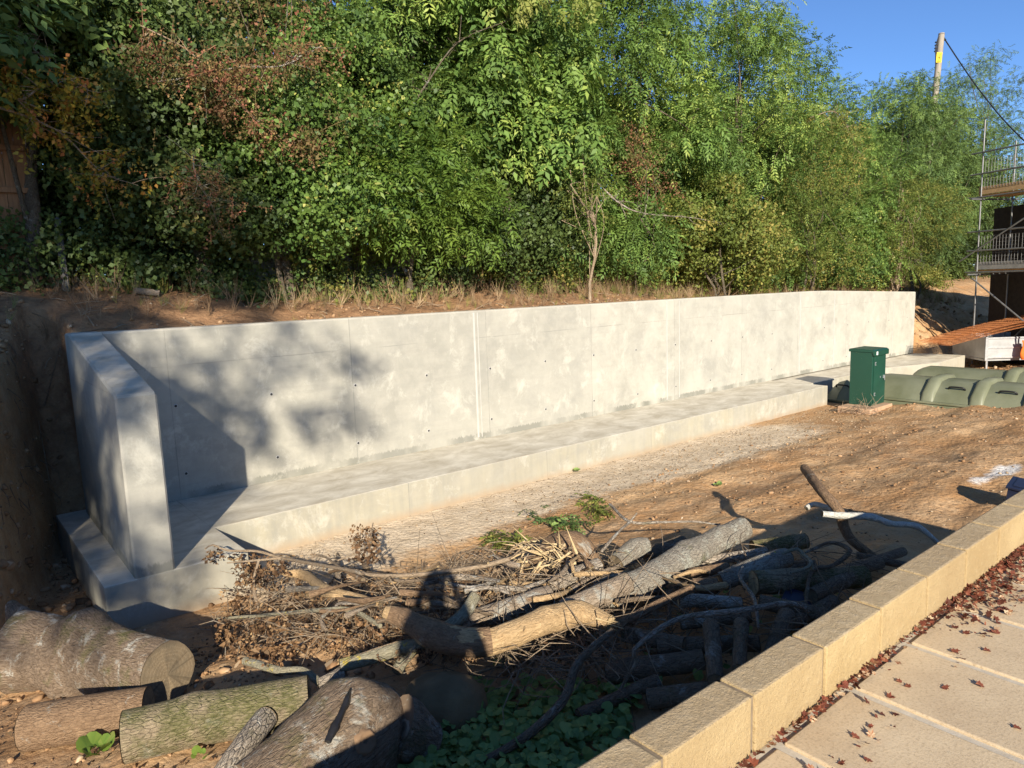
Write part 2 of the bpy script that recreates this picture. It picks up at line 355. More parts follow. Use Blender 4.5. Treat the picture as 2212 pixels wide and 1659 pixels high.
def m_leaf(name, stops, gloss=.55, spec=.25, trans=.27, tcol=(.32, .42, .07)):
    k = NB(name); t = k.attr('tint'); col = k.ramp(t, stops)
    n = k.noise(k.co(), .9, 3); col = k.mix(k.math('MULTIPLY', k.ramp(n, [(.35, 0.), (.7, 1.)]), .35), col, k.mix(.6, col, tcol))
    k.fin(col, gloss, None, spec=spec)
    tr = k.n('BsdfTranslucent', {'Color': k.mix(.5, col, tcol)})
    mx = k.n('MixShader', {0: trans}); k.t.links.new(k.b.outputs[0], mx.inputs[1]); k.t.links.new(tr.outputs[0], mx.inputs[2])
    k.t.links.new(mx.outputs[0], k.out.inputs[0]); return k.m
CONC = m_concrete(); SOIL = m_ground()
B_GREY = m_bark('grey_bark', (.20, .15, .105), (.36, .29, .215), la=.7, ma=.25, fis=.35)
B_BIG = m_bark('big_log_bark', (.13, .088, .055), (.28, .21, .145), lich=(.50, .50, .44), la=.75, ma=.55, fis=.4, sc=.8)
B_LICH = m_bark('lichen_bark', (.20, .17, .135), (.34, .31, .25), lich=(.44, .45, .38), la=1., ma=.4, fis=.5, yellow=.35)
B_MOSS = m_bark('mossy_bark', (.22, .17, .11), (.36, .29, .19), la=.3, ma=1.15, fis=.6)
B_PALE = m_bark('pale_bark', (.30, .245, .19), (.43, .37, .29), la=.9, lich=(.60, .60, .54), ma=.35)
B_BRN = m_bark('brown_bark', (.17, .105, .06), (.30, .20, .12), la=.15, ma=.1, fis=.4)
B_TAN = m_bark('stripped_wood', (.40, .26, .13), (.56, .40, .22), lich=(.22, .14, .08), la=.35, ma=0., fis=.25)
B_DARK = m_bark('dark_bark', (.14, .10, .065), (.25, .19, .13), la=.5, ma=.35, fis=.5, yellow=.1)
B_BIRCH = m_bark('white_bark', (.46, .45, .40), (.60, .59, .53), lich=(.72, .72, .68), la=.7, ma=-.2, fis=.3)
B_TWIG = m_bark('twig_bark', (.24, .17, .11), (.40, .31, .21), la=.3, ma=0., fis=.2)
B_YEL = m_bark('yellow_lichen_bark', (.20, .18, .12), (.34, .31, .22), la=.5, ma=.2, fis=.3, yellow=.55)
B_TRUNK = m_bark('tree_bark', (.10, .08, .055), (.22, .18, .125), la=.5, ma=.4)
CUT = m_cut('cut_wood', (.22, .165, .10), (.30, .235, .15)); CUT_PALE = m_cut('pale_cut_wood', (.50, .37, .20), (.62, .49, .29))
# ------------------------------------------------------------------ ground
def axis(lo, hi, spans):
    a = [lo]
    for end, st in spans:
        n = max(1, int(round((end-a[-1])/st))); a += list(np.linspace(a[-1], end, n+1)[1:])
    return np.array(a)
xs = axis(-220, 300, [(-30, 19), (-6, 2), (-1, .25), (1.05, .05), (1.44, .0325), (7.5, .05), (16, .085), (22.9, .12), (23.1, .04), (30, .12), (50, 1), (300, 25)])
ys = axis(-150, 300, [(-30, 20), (-10, 2), (-8.2, .2), (-2.5, .045), (-.02, .06), (.3, .04), (3.2, .07), (6, .25), (20, 1), (300, 28)])
X, Y = np.meshgrid(xs, ys); Z = H(X, Y)
far = sm(30, 90, np.hypot(X-10, Y)); Z = Z*(1-far)+far*1.2
Z = np.where(Y < -7.96, np.minimum(Z, -.35), Z)
me = bpy.data.meshes.new('ground'); nx, ny = len(xs), len(ys)
idx = np.arange(nx*ny).reshape(ny, nx)
F = np.stack([idx[:-1, :-1], idx[:-1, 1:], idx[1:, 1:], idx[1:, :-1]], -1).reshape(-1, 4)
me.vertices.add(nx*ny); me.vertices.foreach_set('co', np.stack([X, Y, Z], -1).astype(np.float32).ravel())
me.loops.add(F.size); me.loops.foreach_set('vertex_index', F.astype(np.int32).ravel())
me.polygons.add(len(F)); me.polygons.foreach_set('loop_start', np.arange(0, F.size, 4, dtype=np.int32)); me.update(calc_edges=True)
me.polygons.foreach_set('use_smooth', np.ones(len(F), bool))
O_ = -Y
sand = sm(3.6, 1.6, O_)*(O_ > -.2)*sm(13.5, 9.5, X)*sm(1.6, 2.4, X)+.75*np.exp(-(((X-10.5)/3)**2+((O_-2.3)/1.0)**2))
tops = sm(.35, 1.2, Y)*(.75-.35*sm(8, 16, X))+.35*sm(.8, -.5, X)*sm(-2.6, -1.2, Y)+.3*sm(5.0, 6.4, O_)*sm(4.5, 2.5, X)
tops = np.where(X > 23, .12+.25*sm(1.5, 3, Y), tops)
lp = G(2172, 1017); lq = G(2110, 1036)
lime = 1.1*np.exp(-(((X-lp.x)/.55)**2+((Y-lp.y)/.16)**2))+.75*np.exp(-(((X-lq.x)/.3)**2+((Y-lq.y)/.12)**2))
for nm, A in (('sand', sand), ('topsoil', tops), ('lime', lime)):
    at = me.attributes.new(nm, 'FLOAT', 'POINT'); at.data.foreach_set('value', A.astype(np.float32).ravel())
me.materials.append(SOIL)
setp(bpy.data.objects.new('ground', me), kind='structure'); COL.objects.link(bpy.data.objects['ground'])
# ------------------------------------------------------------------ concrete retaining wall
wall = empty('retaining_wall', (1.12, 0, -1.385), 'long new grey concrete retaining wall with a sloping wing at its left end', 'retaining wall')
b = MB()
topz = lambda x: 1.175-.06*np.clip((x-1.12)/16, 0, 1)-.215*np.clip((x-17.6)/5.5, 0, 1)
xx = [1.15, 4, 8, 12, 16.6, 17.3, 17.9, 20.5, 23.02]
def fy(x): return -.11*max(0, (x-16.8)/6.3)          # the far end bends gently towards the camera
TH = .3; ch = .02
for i in range(len(xx)-1):
    V = []
    for x in (xx[i], xx[i+1]):
        f = fy(x); t = topz(x)
        V += [(x, f, -.94), (x, f, t-ch), (x, f+ch, t), (x, f+TH-ch, t), (x, f+TH, t-ch), (x, f+TH, -1.38)]
    n = 6; F = [(k, n+k, n+k+1, k+1) for k in range(5)]
    if i == 0: F.append((0, 1, 2, 3, 4, 5))
    if i == len(xx)-2: F.append((11, 10, 9, 8, 7, 6))
    b.add(V, F)
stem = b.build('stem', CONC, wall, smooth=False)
b = MB()
for x, w in ((6.66, .035), (6.735, .014), (11.46, .03), (11.86, .02), (16.6, .05), (18.25, .04), (21.6, .03)):
    f = fy(x); b.box((x-w/2, f-.006, -.9), (x+w/2, f-.0005, float(topz(x))-.03))
b.build('formwork_joint', plain('joint_laitance', (.40, .39, .355), (.47, .46, .42), 6), wall, smooth=False)
# tie-rod holes: pale rims round flat dark discs that paint the shade inside
b = MB(); rs = RS(4)
for zc, js in ((.2265, range(0, 18)), (-.6293, range(0, 18))):
    for j in js:
        x = 2.1447+1.1997*j+rs.randn()*.02; f = fy(x); z = zc-.004*j+rs.randn()*.008
        r1, r0 = .024, .017; n = 12
        V = [(x+r1*math.cos(6.283*i/n), f-.0015, z+r1*math.sin(6.283*i/n)) for i in range(n)]+[(x+r0*math.cos(6.283*i/n), f-.005, z+r0*math.sin(6.283*i/n)) for i in range(n)]
        b.add(V, [(i, (i+1) % n, n+(i+1) % n, n+i) for i in range(n)], 0)
        V = [(x+r0*.97*math.cos(6.283*i/n), f-.0035, z+r0*.97*math.sin(6.283*i/n)) for i in range(n)]
        b.add(V, [list(range(n))], 1)
# holes on the wing's outer face and bolt marks on the footing
th = b.build('tie_hole', [plain('hole_rim', (.40, .39, .37), (.48, .47, .44), 20), plain('hole_shade', (.03, .03, .03), (.06, .06, .055), 20)], wall, smooth=False)
# wing wall, with its sloping top
b = MB()
prof = [(0, -.945), (-2.35, -.945), (-2.35, -1.38), (-2.35, .70), (-2.335, .72), (-.05, 1.155), (0, 1.165)]
prof = [(.304, -.945), (-2.35, -.945), (-2.35, .695), (-2.33, .72), (-.10, 1.15), (-.02, 1.179), (.304, 1.179)]
c_ = .018
def wsec(x, dz): return [Vector((x, p[0]+(.018 if p[0] < -2.3 and dz else 0), p[1]-(dz if p[1] > -.9 else 0))) for p in prof]
n = len(prof)
V = wsec(1.12, c_)+wsec(1.12+c_, 0)+wsec(1.455-c_, 0)+wsec(1.455, c_)
F = [tuple(range(n))[::-1], tuple(range(3*n, 4*n))]
for j in range(3): F += [(j*n+i, j*n+(i+1) % n, (j+1)*n+(i+1) % n, (j+1)*n+i) for i in range(n)]
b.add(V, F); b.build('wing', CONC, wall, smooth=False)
# footings
b = MB()
b.prism([(1.47, -1.40), (15.33, -1.40), (15.36, -.55), (15.36, .2), (2.05, .2), (2.05, -1.40)][1:], 2, -1.75, -.941)
b.prism([(15.362, -.88), (19.1, -.95), (21.13, -1.56), (23.25, -1.45), (23.15, .2), (15.362, .2)], 2, -1.75, -.965)
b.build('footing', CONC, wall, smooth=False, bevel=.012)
b = MB(); b.prism([(.87, -2.353), (2.12, -2.353), (2.055, -.1), (2.05, .46), (.83, .46)], 2, -1.75, -.943)
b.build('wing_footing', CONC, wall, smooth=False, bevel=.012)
# ------------------------------------------------------------------ paving and block wall in the foreground
def m_slab():
    k = NB('paving_stone'); v = k.co(); n = k.noise(v, 2.2, 6, .65); f = k.noise(v, 85, 4, .75); g = k.noise(v, 22, 5, .7)
    col = k.mix(k.ramp(n, [(.35, 0.), (.65, 1.)]), (.47, .36, .23), (.58, .46, .30))
    col = k.mix(k.math('MULTIPLY', k.ramp(f, [(.5, 0.), (.68, 1.)]), .55), col, (.26, .19, .11))
    col = k.mix(k.math('MULTIPLY', k.ramp(g, [(.55, 0.), (.75, 1.)]), .4), col, (.58, .48, .33))
    return k.fin(col, .92, k.math('ADD', f, g), .35, .004, .2)
SLAB = m_slab(); MORT = plain('pale_mortar', (.42, .37, .29), (.54, .49, .40), 20, .95, .4)
b = MB(); b.box((-1.2, -14, -.3), (5.85, -8.026, -.012)); 
setp(b.build('paving_bed', MORT, None, smooth=False), kind='structure')
b = MB(); rs = RS(2)
for i in range(-3, 11):
    for j in range(0, 9):
        x = .535+i*.4985; y = -8.06-j*.62-(.0 if i % 2 else 0); z = -.001+rs.randn()*.001
        b.box((x+.021, y-.60, -.04), (x+.4775, y, z))
setp(b.build('paving', SLAB, None, smooth=False, bevel=.006), kind='structure')
def m_block():
    k = NB('buff_block'); v = k.co(); n = k.noise(v, 2.6, 5, .6); f = k.noise(v, 120, 4, .8); g = k.noise(v, 26, 5, .7)
    col = k.mix(k.ramp(n, [(.35, 0.), (.68, 1.)]), (.42, .30, .145), (.56, .425, .22))
    col = k.mix(k.math('MULTIPLY', k.ramp(f, [(.52, 0.), (.7, 1.)]), .5), col, (.32, .215, .10))
    col = k.mix(k.math('MULTIPLY', k.ramp(g, [(.56, 0.), (.75, 1.)]), .5), col, (.66, .53, .32))
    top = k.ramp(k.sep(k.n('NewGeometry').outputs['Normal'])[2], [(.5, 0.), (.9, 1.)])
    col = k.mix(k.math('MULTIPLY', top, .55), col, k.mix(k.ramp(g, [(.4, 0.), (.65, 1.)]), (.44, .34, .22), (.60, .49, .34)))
    wn = k.n('TexWhiteNoise', {'W': k.math('FLOOR', k.math('DIVIDE', k.math('SUBTRACT', k.sep(v)[0], .555), .4525))}, noise_dimensions='1D').outputs[0]
    col = k.mix(k.math('MULTIPLY', wn, .35), col, (.36, .26, .15))
    h = k.math('ADD', k.math('MULTIPLY', f, .7), g)
    return k.fin(col, .93, h, 1., .012, .2)
bw = empty('block_wall', (2, -7.97, 0), 'low wall of buff concrete blocks edging the paving', 'block wall')
b = MB(); rs = RS(8)
for i in range(-8, 12):
    x = .555+i*.4525+.0; dy = rs.randn()*.0015
    b.box((x+.004, -8.036+dy, .004), (x+.4415, -7.898+dy, .215+rs.randn()*.0012))
for j in range(11):                                  # the return at the far end
    y = -8.036-j*.4525; b.box((5.852, y-.4425, .004), (5.982, y, .215+rs.randn()*.0012))
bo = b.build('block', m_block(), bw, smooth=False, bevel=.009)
b = MB(); b.box((-3.0, -8.027, -.9), (5.976, -7.907, .207)); b.box((5.856, -13, -.9), (5.976, -8.03, .207)); b.build('mortar', plain('grey_mortar', (.17, .13, .085), (.25, .195, .13), 30, .95, .4), bw, smooth=False)
# ------------------------------------------------------------------ foliage
L_ASH = m_leaf('ash_leaf', [(0, (0.062, 0.115, 0.031)), (0.35, (0.105, 0.194, 0.044)), (0.65, (0.173, 0.276, 0.064)), (0.88, (0.308, 0.379, 0.089)), (1, (0.345, 0.424, 0.100))])
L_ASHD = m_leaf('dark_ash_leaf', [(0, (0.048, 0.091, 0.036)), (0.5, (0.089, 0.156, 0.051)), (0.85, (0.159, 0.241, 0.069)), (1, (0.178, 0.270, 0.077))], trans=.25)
L_YEL = m_leaf('bright_leaf', [(0., (0.053, 0.100, 0.020)), (.5, (0.101, 0.185, 0.035)), (.85, (0.167, 0.250, 0.045)), (1., (0.264, 0.290, 0.080))], gloss=.5, spec=.3, trans=.35, tcol=(.35, .45, .06))
L_PALE = m_leaf('pale_leaf', [(0., (0.202, 0.243, 0.054)), (.6, (0.343, 0.369, 0.108)), (1., (0.464, 0.450, 0.149))], trans=.4)
L_IVY = m_leaf('ivy_leaf', [(0, (0.039, 0.083, 0.024)), (0.5, (0.076, 0.144, 0.031)), (0.8, (0.135, 0.213, 0.044)), (0.9, (0.347, 0.351, 0.089)), (1, (0.380, 0.360, 0.100))], gloss=.5, spec=.28, trans=.2)
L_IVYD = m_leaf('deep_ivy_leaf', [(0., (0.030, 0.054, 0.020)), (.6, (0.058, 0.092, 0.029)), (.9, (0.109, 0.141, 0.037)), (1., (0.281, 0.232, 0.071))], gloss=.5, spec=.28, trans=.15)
L_RED = m_leaf('hawthorn_leaf', [(0., (.10, .12, .035)), (.45, (.17, .13, .055)), (.7, (.24, .12, .065)), (.92, (.29, .095, .07)), (1., (.36, .24, .10))], gloss=.6, spec=.2, trans=.3, tcol=(.34, .20, .08))
L_OLIVE = m_leaf('turning_leaf', [(0, (0.071, 0.117, 0.024)), (0.5, (0.145, 0.195, 0.041)), (0.8, (0.275, 0.258, 0.065)), (1, (0.393, 0.312, 0.094))], trans=.3, tcol=(.35, .30, .06))
L_MAPLE = m_leaf('maple_leaf', [(0., (0.146, 0.160, 0.027)), (.45, (0.325, 0.275, 0.033)), (.75, (0.487, 0.290, 0.054)), (1., (0.487, 0.160, 0.065))], trans=.35, tcol=(.45, .34, .05))
L_DEAD = m_leaf('dead_leaf', [(0., (.05, .03, .018)), (.5, (.13, .075, .04)), (.85, (.24, .15, .08)), (1., (.36, .25, .13))], gloss=.8, spec=.2, trans=.1, tcol=(.3, .15, .05))
L_REDF = m_leaf('fallen_red_leaf', [(0., (.055, .022, .014)), (.4, (.13, .04, .024)), (.7, (.21, .06, .035)), (.88, (.30, .16, .08)), (1., (.46, .36, .23))], gloss=.75, spec=.25, trans=.1, tcol=(.4, .12, .06))
L_GRASS = m_leaf('grass_blade', [(0., (0.097, 0.139, 0.029)), (.5, (0.204, 0.231, 0.054)), (.8, (0.483, 0.314, 0.138)), (1., (0.869, 0.535, 0.295))], gloss=.6, trans=.25)
L_DRY = m_leaf('dry_stalk', [(0., (.13, .08, .045)), (.5, (.26, .17, .095)), (1., (.42, .31, .19))], gloss=.8, spec=.2, trans=.1, tcol=(.3, .2, .1))
L_HERB = m_leaf('herb_leaf', [(0., (0.084, 0.156, 0.060)), (.6, (0.181, 0.296, 0.098)), (1., (0.362, 0.444, 0.138))], gloss=.4, trans=.3)
def leafquad(p, d, n, L, w, fold=.12, curl=.0):
    """a blade with a folded midrib: base, side, tip, side"""
    p, d, n = (np.array(q, float) for q in (p, d, n)); d /= np.linalg.norm(d); s = np.cross(n, d); s /= np.linalg.norm(s); n = np.cross(d, s)
    return [p, p+d*L*.42+s*w+n*fold*w*2, p+d*L-n*curl*L, p+d*L*.42-s*w+n*fold*w*2]
def tpl(quads):
    V = np.array([q for Q in quads for q in Q]); return V, [tuple(range(4*i, 4*i+4)) for i in range(len(quads))]
def t_ash(seed, pairs=4, ll=.085, lw=.014):
    rs = RS(seed); Q = []; L = .26
    for i in range(pairs):
        t = .07+i*(L-.08)/(pairs-.3); dz = -.10*(t/L)**2
        for s in (1, -1):
            Q.append(leafquad((t, 0, dz), (math.cos(R(52))+.1*rs.randn(), s*math.sin(R(52)), -.28+.18*rs.randn()), (.15*rs.randn(), .2*rs.randn(), 1), ll*(.85+.3*rs.rand()), lw, .15, .1))
    Q.append(leafquad((L-.04, 0, -.10), (1, .1*rs.randn(), -.5), (0, .2*rs.randn(), 1), ll*1.05, lw, .15, .1))
    return tpl(Q)
def t_ivy(seed, n=10, r=.13, ll=.062):
    rs = RS(seed); Q = []
    for i in range(n):
        p = rs.randn(3)*r*.5*np.array([1, 1, .8]); d = np.array([.5*rs.randn(), .7*rs.randn(), -.6+.5*rs.randn()])
        Q.append(leafquad(p, d, np.array([.9, 0, .5])+.45*rs.randn(3), ll*(.7+.6*rs.rand()), ll*.42, .10, .12))
    return tpl(Q)
def t_twig(seed, n=12, L=.32, ll=.038):
    rs = RS(seed); Q = []
    for i in range(n):
        t = L*(i+.5)/n
        Q.append(leafquad((t, .02*rs.randn(), .02*rs.randn()), (.5, rs.randn(), rs.randn()-.2), rs.randn(3)+(0, 0, .5), ll*(.7+.6*rs.rand()), ll*.36, .2, .15))
    s = .003; Q.append([np.array(q) for q in ((0, -s, 0), (0, s, 0), (L, s*.5, 0), (L, -s*.5, 0))])
    return tpl(Q)
T_ASH = [t_ash(i) for i in range(3)]; T_IVY = [t_ivy(i+10) for i in range(3)]; T_TWIG = [t_twig(i+20) for i in range(3)]
T_BIG = [t_ash(i+30, 3, .115, .026) for i in range(3)]; T_SPIKE = [t_ash(i+40, 4, .072, .0135) for i in range(3)]
T_MAPLE = [t_twig(i+50, 7, .3, .07) for i in range(3)]
def scatter(tpls, P, D, N, S, tint, seed=0):
    rs = RS(seed); w = rs.randint(0, len(tpls), len(P)); out = []
    Rm = frames(D, N)
    for i, (tv, tf) in enumerate(tpls):
        k = w == i
        if k.any(): out.append((tv, tf, P[k], Rm[k], S[k], tint[k]))
    return out
CAMV = np.array(CAM)
def crown_parts(lobes, per, tpls, seed, droop=.35, size=1., out=1., spread=.0):
    rs = RS(seed); PP = []; DD = []; NN = []; TT = []
    for c, r in lobes:
        n = max(4, int(per*(r/.6)**2)); u = rs.randn(n, 3); u /= np.linalg.norm(u, axis=1, keepdims=True)
        q = rs.rand(n, 1)**.25*(1+.15*rs.randn(n, 1)); P = np.array(c)+u*r*q*np.array([1, 1, .75])
        D = u*out+.55*rs.randn(n, 3)+np.array([0, 0, -droop]); 
        N = np.array([0, 0, .9])+u*.7+.45*rs.randn(n, 3)
        PP.append(P); DD.append(D); NN.append(N); TT.append(np.clip(.38+.24*rs.randn()+.18*rs.randn(n), 0, 1))
    P = np.concatenate(PP); 
    return scatter(tpls, P, np.concatenate(DD), np.concatenate(NN), size*(.55+.75*rs.rand(len(P))), np.concatenate(TT), seed)
def lobes_for(x, y, z0, z1, rad, n, seed, shape=1., rl=(.42, .8), top=.55):
    """lump centres through an uneven crown: wide in the middle, ragged towards the top"""
    rs = RS(seed); out = []
    for i in range(n):
        t = rs.rand()**shape; w = rad*(math.sin(math.pi*min(1, .22+.70*t))**.6*(1-.15*t)); a = rs.rand()*6.283; q = math.sqrt(rs.rand())
        k = 1-.45*t
        out.append(((x+w*q*math.cos(a), y+.8*w*q*math.sin(a), z0+(z1-z0)*t), rs.uniform(*rl)*k*(1 if t < .85 else top/.55)))
    return out
def trunk_mesh(x, y, z1, rad, lobes, seed, name, parent, mat=None, lean=(0, 0), nl=16, stems=1):
    rs = RS(seed); b = MB()
    for s in range(stems):
        ox, oy = (rs.randn(2)*.18 if stems > 1 else (0, 0)); z0 = h1(x+ox, y+oy)-.15
        path = [(x+ox, y+oy, z0)]; m = 5
        for i in range(1, m+1):
            t = i/m; path.append((x+ox*(1+2*t)+lean[0]*t+.12*rs.randn(), y+oy+lean[1]*t+.12*rs.randn(), z0+(z1-z0)*.8*t))
        b.tube(path, [rad, rad*.8, rad*.65, rad*.5, rad*.33, rad*.14], 9, .22, .10, seed+s)
        for j in range(nl//stems):
            c, r = lobes[rs.randint(len(lobes))]; t = rs.uniform(.15, .85); k = min(m-1, int(t*m)); a = Vector(path[k]).lerp(Vector(path[k+1]), t*m-k)
            c = Vector(c); mid = a.lerp(c, .5)+Vector((rs.randn()*.15, rs.randn()*.15, .12*rs.randn()))
            b.tube([a, mid, c], [rad*.34*(1-.5*t), rad*.18, .008], 6, .2, .06, seed+j)
    return b.build(name, mat or B_TRUNK, parent)
def tree(kind, x, y, z0, z1, rad, n, per, tpls, leaf, label, cat='tree', group=None, seed=1, droop=.35, tr=.11, lean=(0, 0), extra=None, stems=1, mat=None, shape=1., size=1., nl=16, rl=(.42, .8), lob=None, crown='crown'):
    e = empty(kind, (x, y, h1(x, y)), label, cat, group)
    big = 1.45 if any(tpls is q for q in (T_ASH, T_SPIKE, T_BIG)) else 1.2
    thin = kind in ('hawthorn', 'sapling'); dn = 1 if thin else 1.3
    lb = lob or lobes_for(x, y, z0, z1, rad*(1 if thin else 1.22), int(n*dn*.8), seed, shape, rl if thin else (rl[0]*1.25, rl[1]*1.35))
    size *= big*(.88 if tpls is T_SPIKE else 1); droop = .12 if tpls is T_SPIKE else droop
    trunk_mesh(x, y, z1, tr, lb, seed, 'trunk', e, mat, lean, nl, stems)
    inst_mesh(crown, crown_parts(lb, per, tpls, seed, droop, size), leaf, e)
    if extra: inst_mesh(*[extra[0], crown_parts(extra[1], extra[2], extra[3], seed+77, .5), extra[4], e][:4])
    return e
HG = 'trees and shrubs of the overgrown hedge behind the wall'
# the ivy-smothered left end
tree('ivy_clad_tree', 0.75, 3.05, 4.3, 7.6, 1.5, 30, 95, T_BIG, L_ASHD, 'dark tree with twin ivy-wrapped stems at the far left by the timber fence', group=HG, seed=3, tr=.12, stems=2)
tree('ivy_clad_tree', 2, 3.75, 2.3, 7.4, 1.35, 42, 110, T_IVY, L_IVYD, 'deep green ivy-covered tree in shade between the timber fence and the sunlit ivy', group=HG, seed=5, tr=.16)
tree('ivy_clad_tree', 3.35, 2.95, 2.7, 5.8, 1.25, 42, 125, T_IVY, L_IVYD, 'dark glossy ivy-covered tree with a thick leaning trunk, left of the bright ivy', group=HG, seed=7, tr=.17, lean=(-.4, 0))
tree('ivy_thicket', 4.75, 2.7, 2.85, 4.9, 1.45, 50, 135, T_IVY, L_IVY, 'bright sunlit mound of glossy ivy overhanging the corrugated sheet', 'ivy', HG, seed=9, tr=.10)
tree('ivy_thicket', 6, 2.95, 3.0, 6.3, 1.3, 46, 115, T_IVY, L_IVY, 'tall column of sunlit ivy directly behind the red-leaved hawthorn', 'ivy', HG, seed=11, tr=.12)
tree('hawthorn', 4.6, 2.45, 4, 6.9, 2.0, 30, 46, T_TWIG, L_RED, 'thin hawthorn with sparse rusty red autumn leaves in front of the ivy', 'tree', HG, seed=13, tr=.05, nl=14, size=1.3, rl=(.35, .65))
tree('elder_shrub', 7, 2.3, 2.7, 4.7, 1.25, 40, 80, T_ASH, L_YEL, 'lime green leafy shrub spreading low beside the bright ivy', 'shrub', HG, seed=15, tr=.05, nl=20, droop=.2, stems=3)
tree('ash_tree', 8, 3.55, 3, 9.2, 1.7, 56, 95, T_ASH, L_ASH, 'green ash tree rising just right of the red hawthorn', group=HG, seed=17)
tree('walnut_tree', 9.6, 2.65, 4.4, 9.0, 1.5, 44, 85, T_BIG, L_ASH, 'large-leaved tree with pale drooping leaf sprays at the top middle', group=HG, seed=19, droop=.8,
     extra=('foliage', [((9.1, .9, 7.0), .45), ((9.7, .8, 6.8), .4), ((8.7, 1.0, 6.5), .35), ((10.2, .9, 6.9), .35)], 55, T_BIG, L_PALE))
tree('ash_tree', 11.6, 3.75, 2.6, 9.8, 1.8, 60, 95, T_ASH, L_ASH, 'dense green ash in the middle of the hedge, behind the bare leaning sapling', group=HG, seed=21)
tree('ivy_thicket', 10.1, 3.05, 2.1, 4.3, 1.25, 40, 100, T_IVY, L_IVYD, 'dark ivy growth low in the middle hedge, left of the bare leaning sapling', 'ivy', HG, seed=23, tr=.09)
tree('sapling', 10.6, 1.3, 2.7, 4.3, .95, 18, 32, T_TWIG, L_OLIVE, 'slender pale-stemmed sapling with few yellowing leaves leaning over the bank', 'tree', HG, seed=25, tr=.038, lean=(.5, 0), mat=B_TWIG, nl=22, rl=(.3, .5))
tree('ash_tree', 13.7, 3.05, 2.2, 8.9, 1.9, 66, 92, T_ASH, L_ASH, 'leafy ash with a bare forked limb showing, right of the sapling', group=HG, seed=27)
tree('hawthorn', 13.2, 2.2, 3.7, 5.2, .7, 10, 60, T_TWIG, L_RED, 'small patch of dark red hawthorn caught between the two middle ashes', 'tree', HG, seed=29, tr=.03, nl=6, size=1.2, rl=(.3, .5))
tree('ash_tree', 15.9, 3.45, 2.2, 9.0, 1.9, 66, 92, T_SPIKE, L_ASH, 'feathery ash reaching the top edge where the blue sky begins', group=HG, seed=31)
tree('ash_tree', 18.6, 2.95, 1.8, 9.35, 2.2, 74, 92, T_SPIKE, L_ASH, 'tallest rounded ash against the sky', group=HG, seed=33)
tree('bramble_thicket', 16.2, 2.0, 1.7, 3.9, 1.6, 40, 60, T_IVY, L_OLIVE, 'olive bramble and ivy tangle at the hedge foot right of centre', 'shrub', HG, seed=35, tr=.04, stems=3)
tree('ash_tree', 21.6, 3.35, 1.8, 8.9, 2.0, 66, 90, T_SPIKE, L_ASH, 'yellow-green ash on the right shoulder of the tall rounded one', group=HG, seed=37)
tree('old_man_clematis', 20, 1.7, 1.4, 6.0, 1.35, 40, 55, T_TWIG, L_OLIVE, 'brown seedy climber hanging down the front of the tall ash', 'climber', HG, seed=39, tr=.035, stems=3, rl=(.4, .7))
tree('ash_tree', 24.6, 3.05, 1.6, 8.1, 1.9, 60, 88, T_SPIKE, L_ASH, 'green ash sloping down towards the utility pole', group=HG, seed=41)
tree('hawthorn', 25.2, 1.6, 1.9, 4.7, 1.6, 44, 60, T_TWIG, L_OLIVE, 'twiggy half-bare brownish hawthorn above the right end of the wall', 'tree', HG, seed=43, tr=.06, stems=2, mat=B_TWIG, nl=30)
tree('ivy_thicket', 22.8, 2.0, 1.5, 3.2, 1.3, 30, 70, T_IVY, L_IVY, 'ivy-tangled scrub just behind the right end of the wall', 'ivy', HG, seed=45, tr=.05)
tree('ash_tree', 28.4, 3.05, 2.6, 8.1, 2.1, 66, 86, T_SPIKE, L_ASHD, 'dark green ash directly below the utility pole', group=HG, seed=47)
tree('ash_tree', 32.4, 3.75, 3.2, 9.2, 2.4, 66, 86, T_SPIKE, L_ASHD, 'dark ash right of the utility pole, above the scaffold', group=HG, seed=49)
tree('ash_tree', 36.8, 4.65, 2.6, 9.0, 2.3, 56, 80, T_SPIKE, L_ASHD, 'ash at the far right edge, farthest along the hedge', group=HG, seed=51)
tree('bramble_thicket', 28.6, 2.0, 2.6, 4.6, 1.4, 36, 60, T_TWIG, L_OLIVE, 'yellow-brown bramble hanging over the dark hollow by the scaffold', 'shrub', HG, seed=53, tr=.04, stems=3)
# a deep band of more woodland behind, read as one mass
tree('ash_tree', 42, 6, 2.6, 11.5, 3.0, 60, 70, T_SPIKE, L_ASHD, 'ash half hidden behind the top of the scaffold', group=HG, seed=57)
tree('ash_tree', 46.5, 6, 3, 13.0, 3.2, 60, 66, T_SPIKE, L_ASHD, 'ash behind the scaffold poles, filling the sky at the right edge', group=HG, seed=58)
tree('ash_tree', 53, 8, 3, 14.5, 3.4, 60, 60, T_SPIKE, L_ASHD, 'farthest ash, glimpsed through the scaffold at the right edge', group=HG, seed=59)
rs = RS(60); lb = []
for i in range(420):
    x = rs.uniform(-3, 46); t = rs.rand()**1.25; lb.append(((x, rs.uniform(4.4, 6.2), 1.5+t*(5.6 if x > 13 else 6.5)), rs.uniform(.75, 1.2)))
setp(inst_mesh('woodland', crown_parts(lb, 48, T_ASH+T_IVY, 61, .4, 1.9), m_leaf('shaded_wood_leaf', [(0., (.010, .022, .008)), (.6, (.022, .043, .014)), (1., (.06, .08, .025))], gloss=.6, spec=.2, trans=.1)), kind='stuff')  # leaf colours darkened to paint deep shade into the hedge's gaps
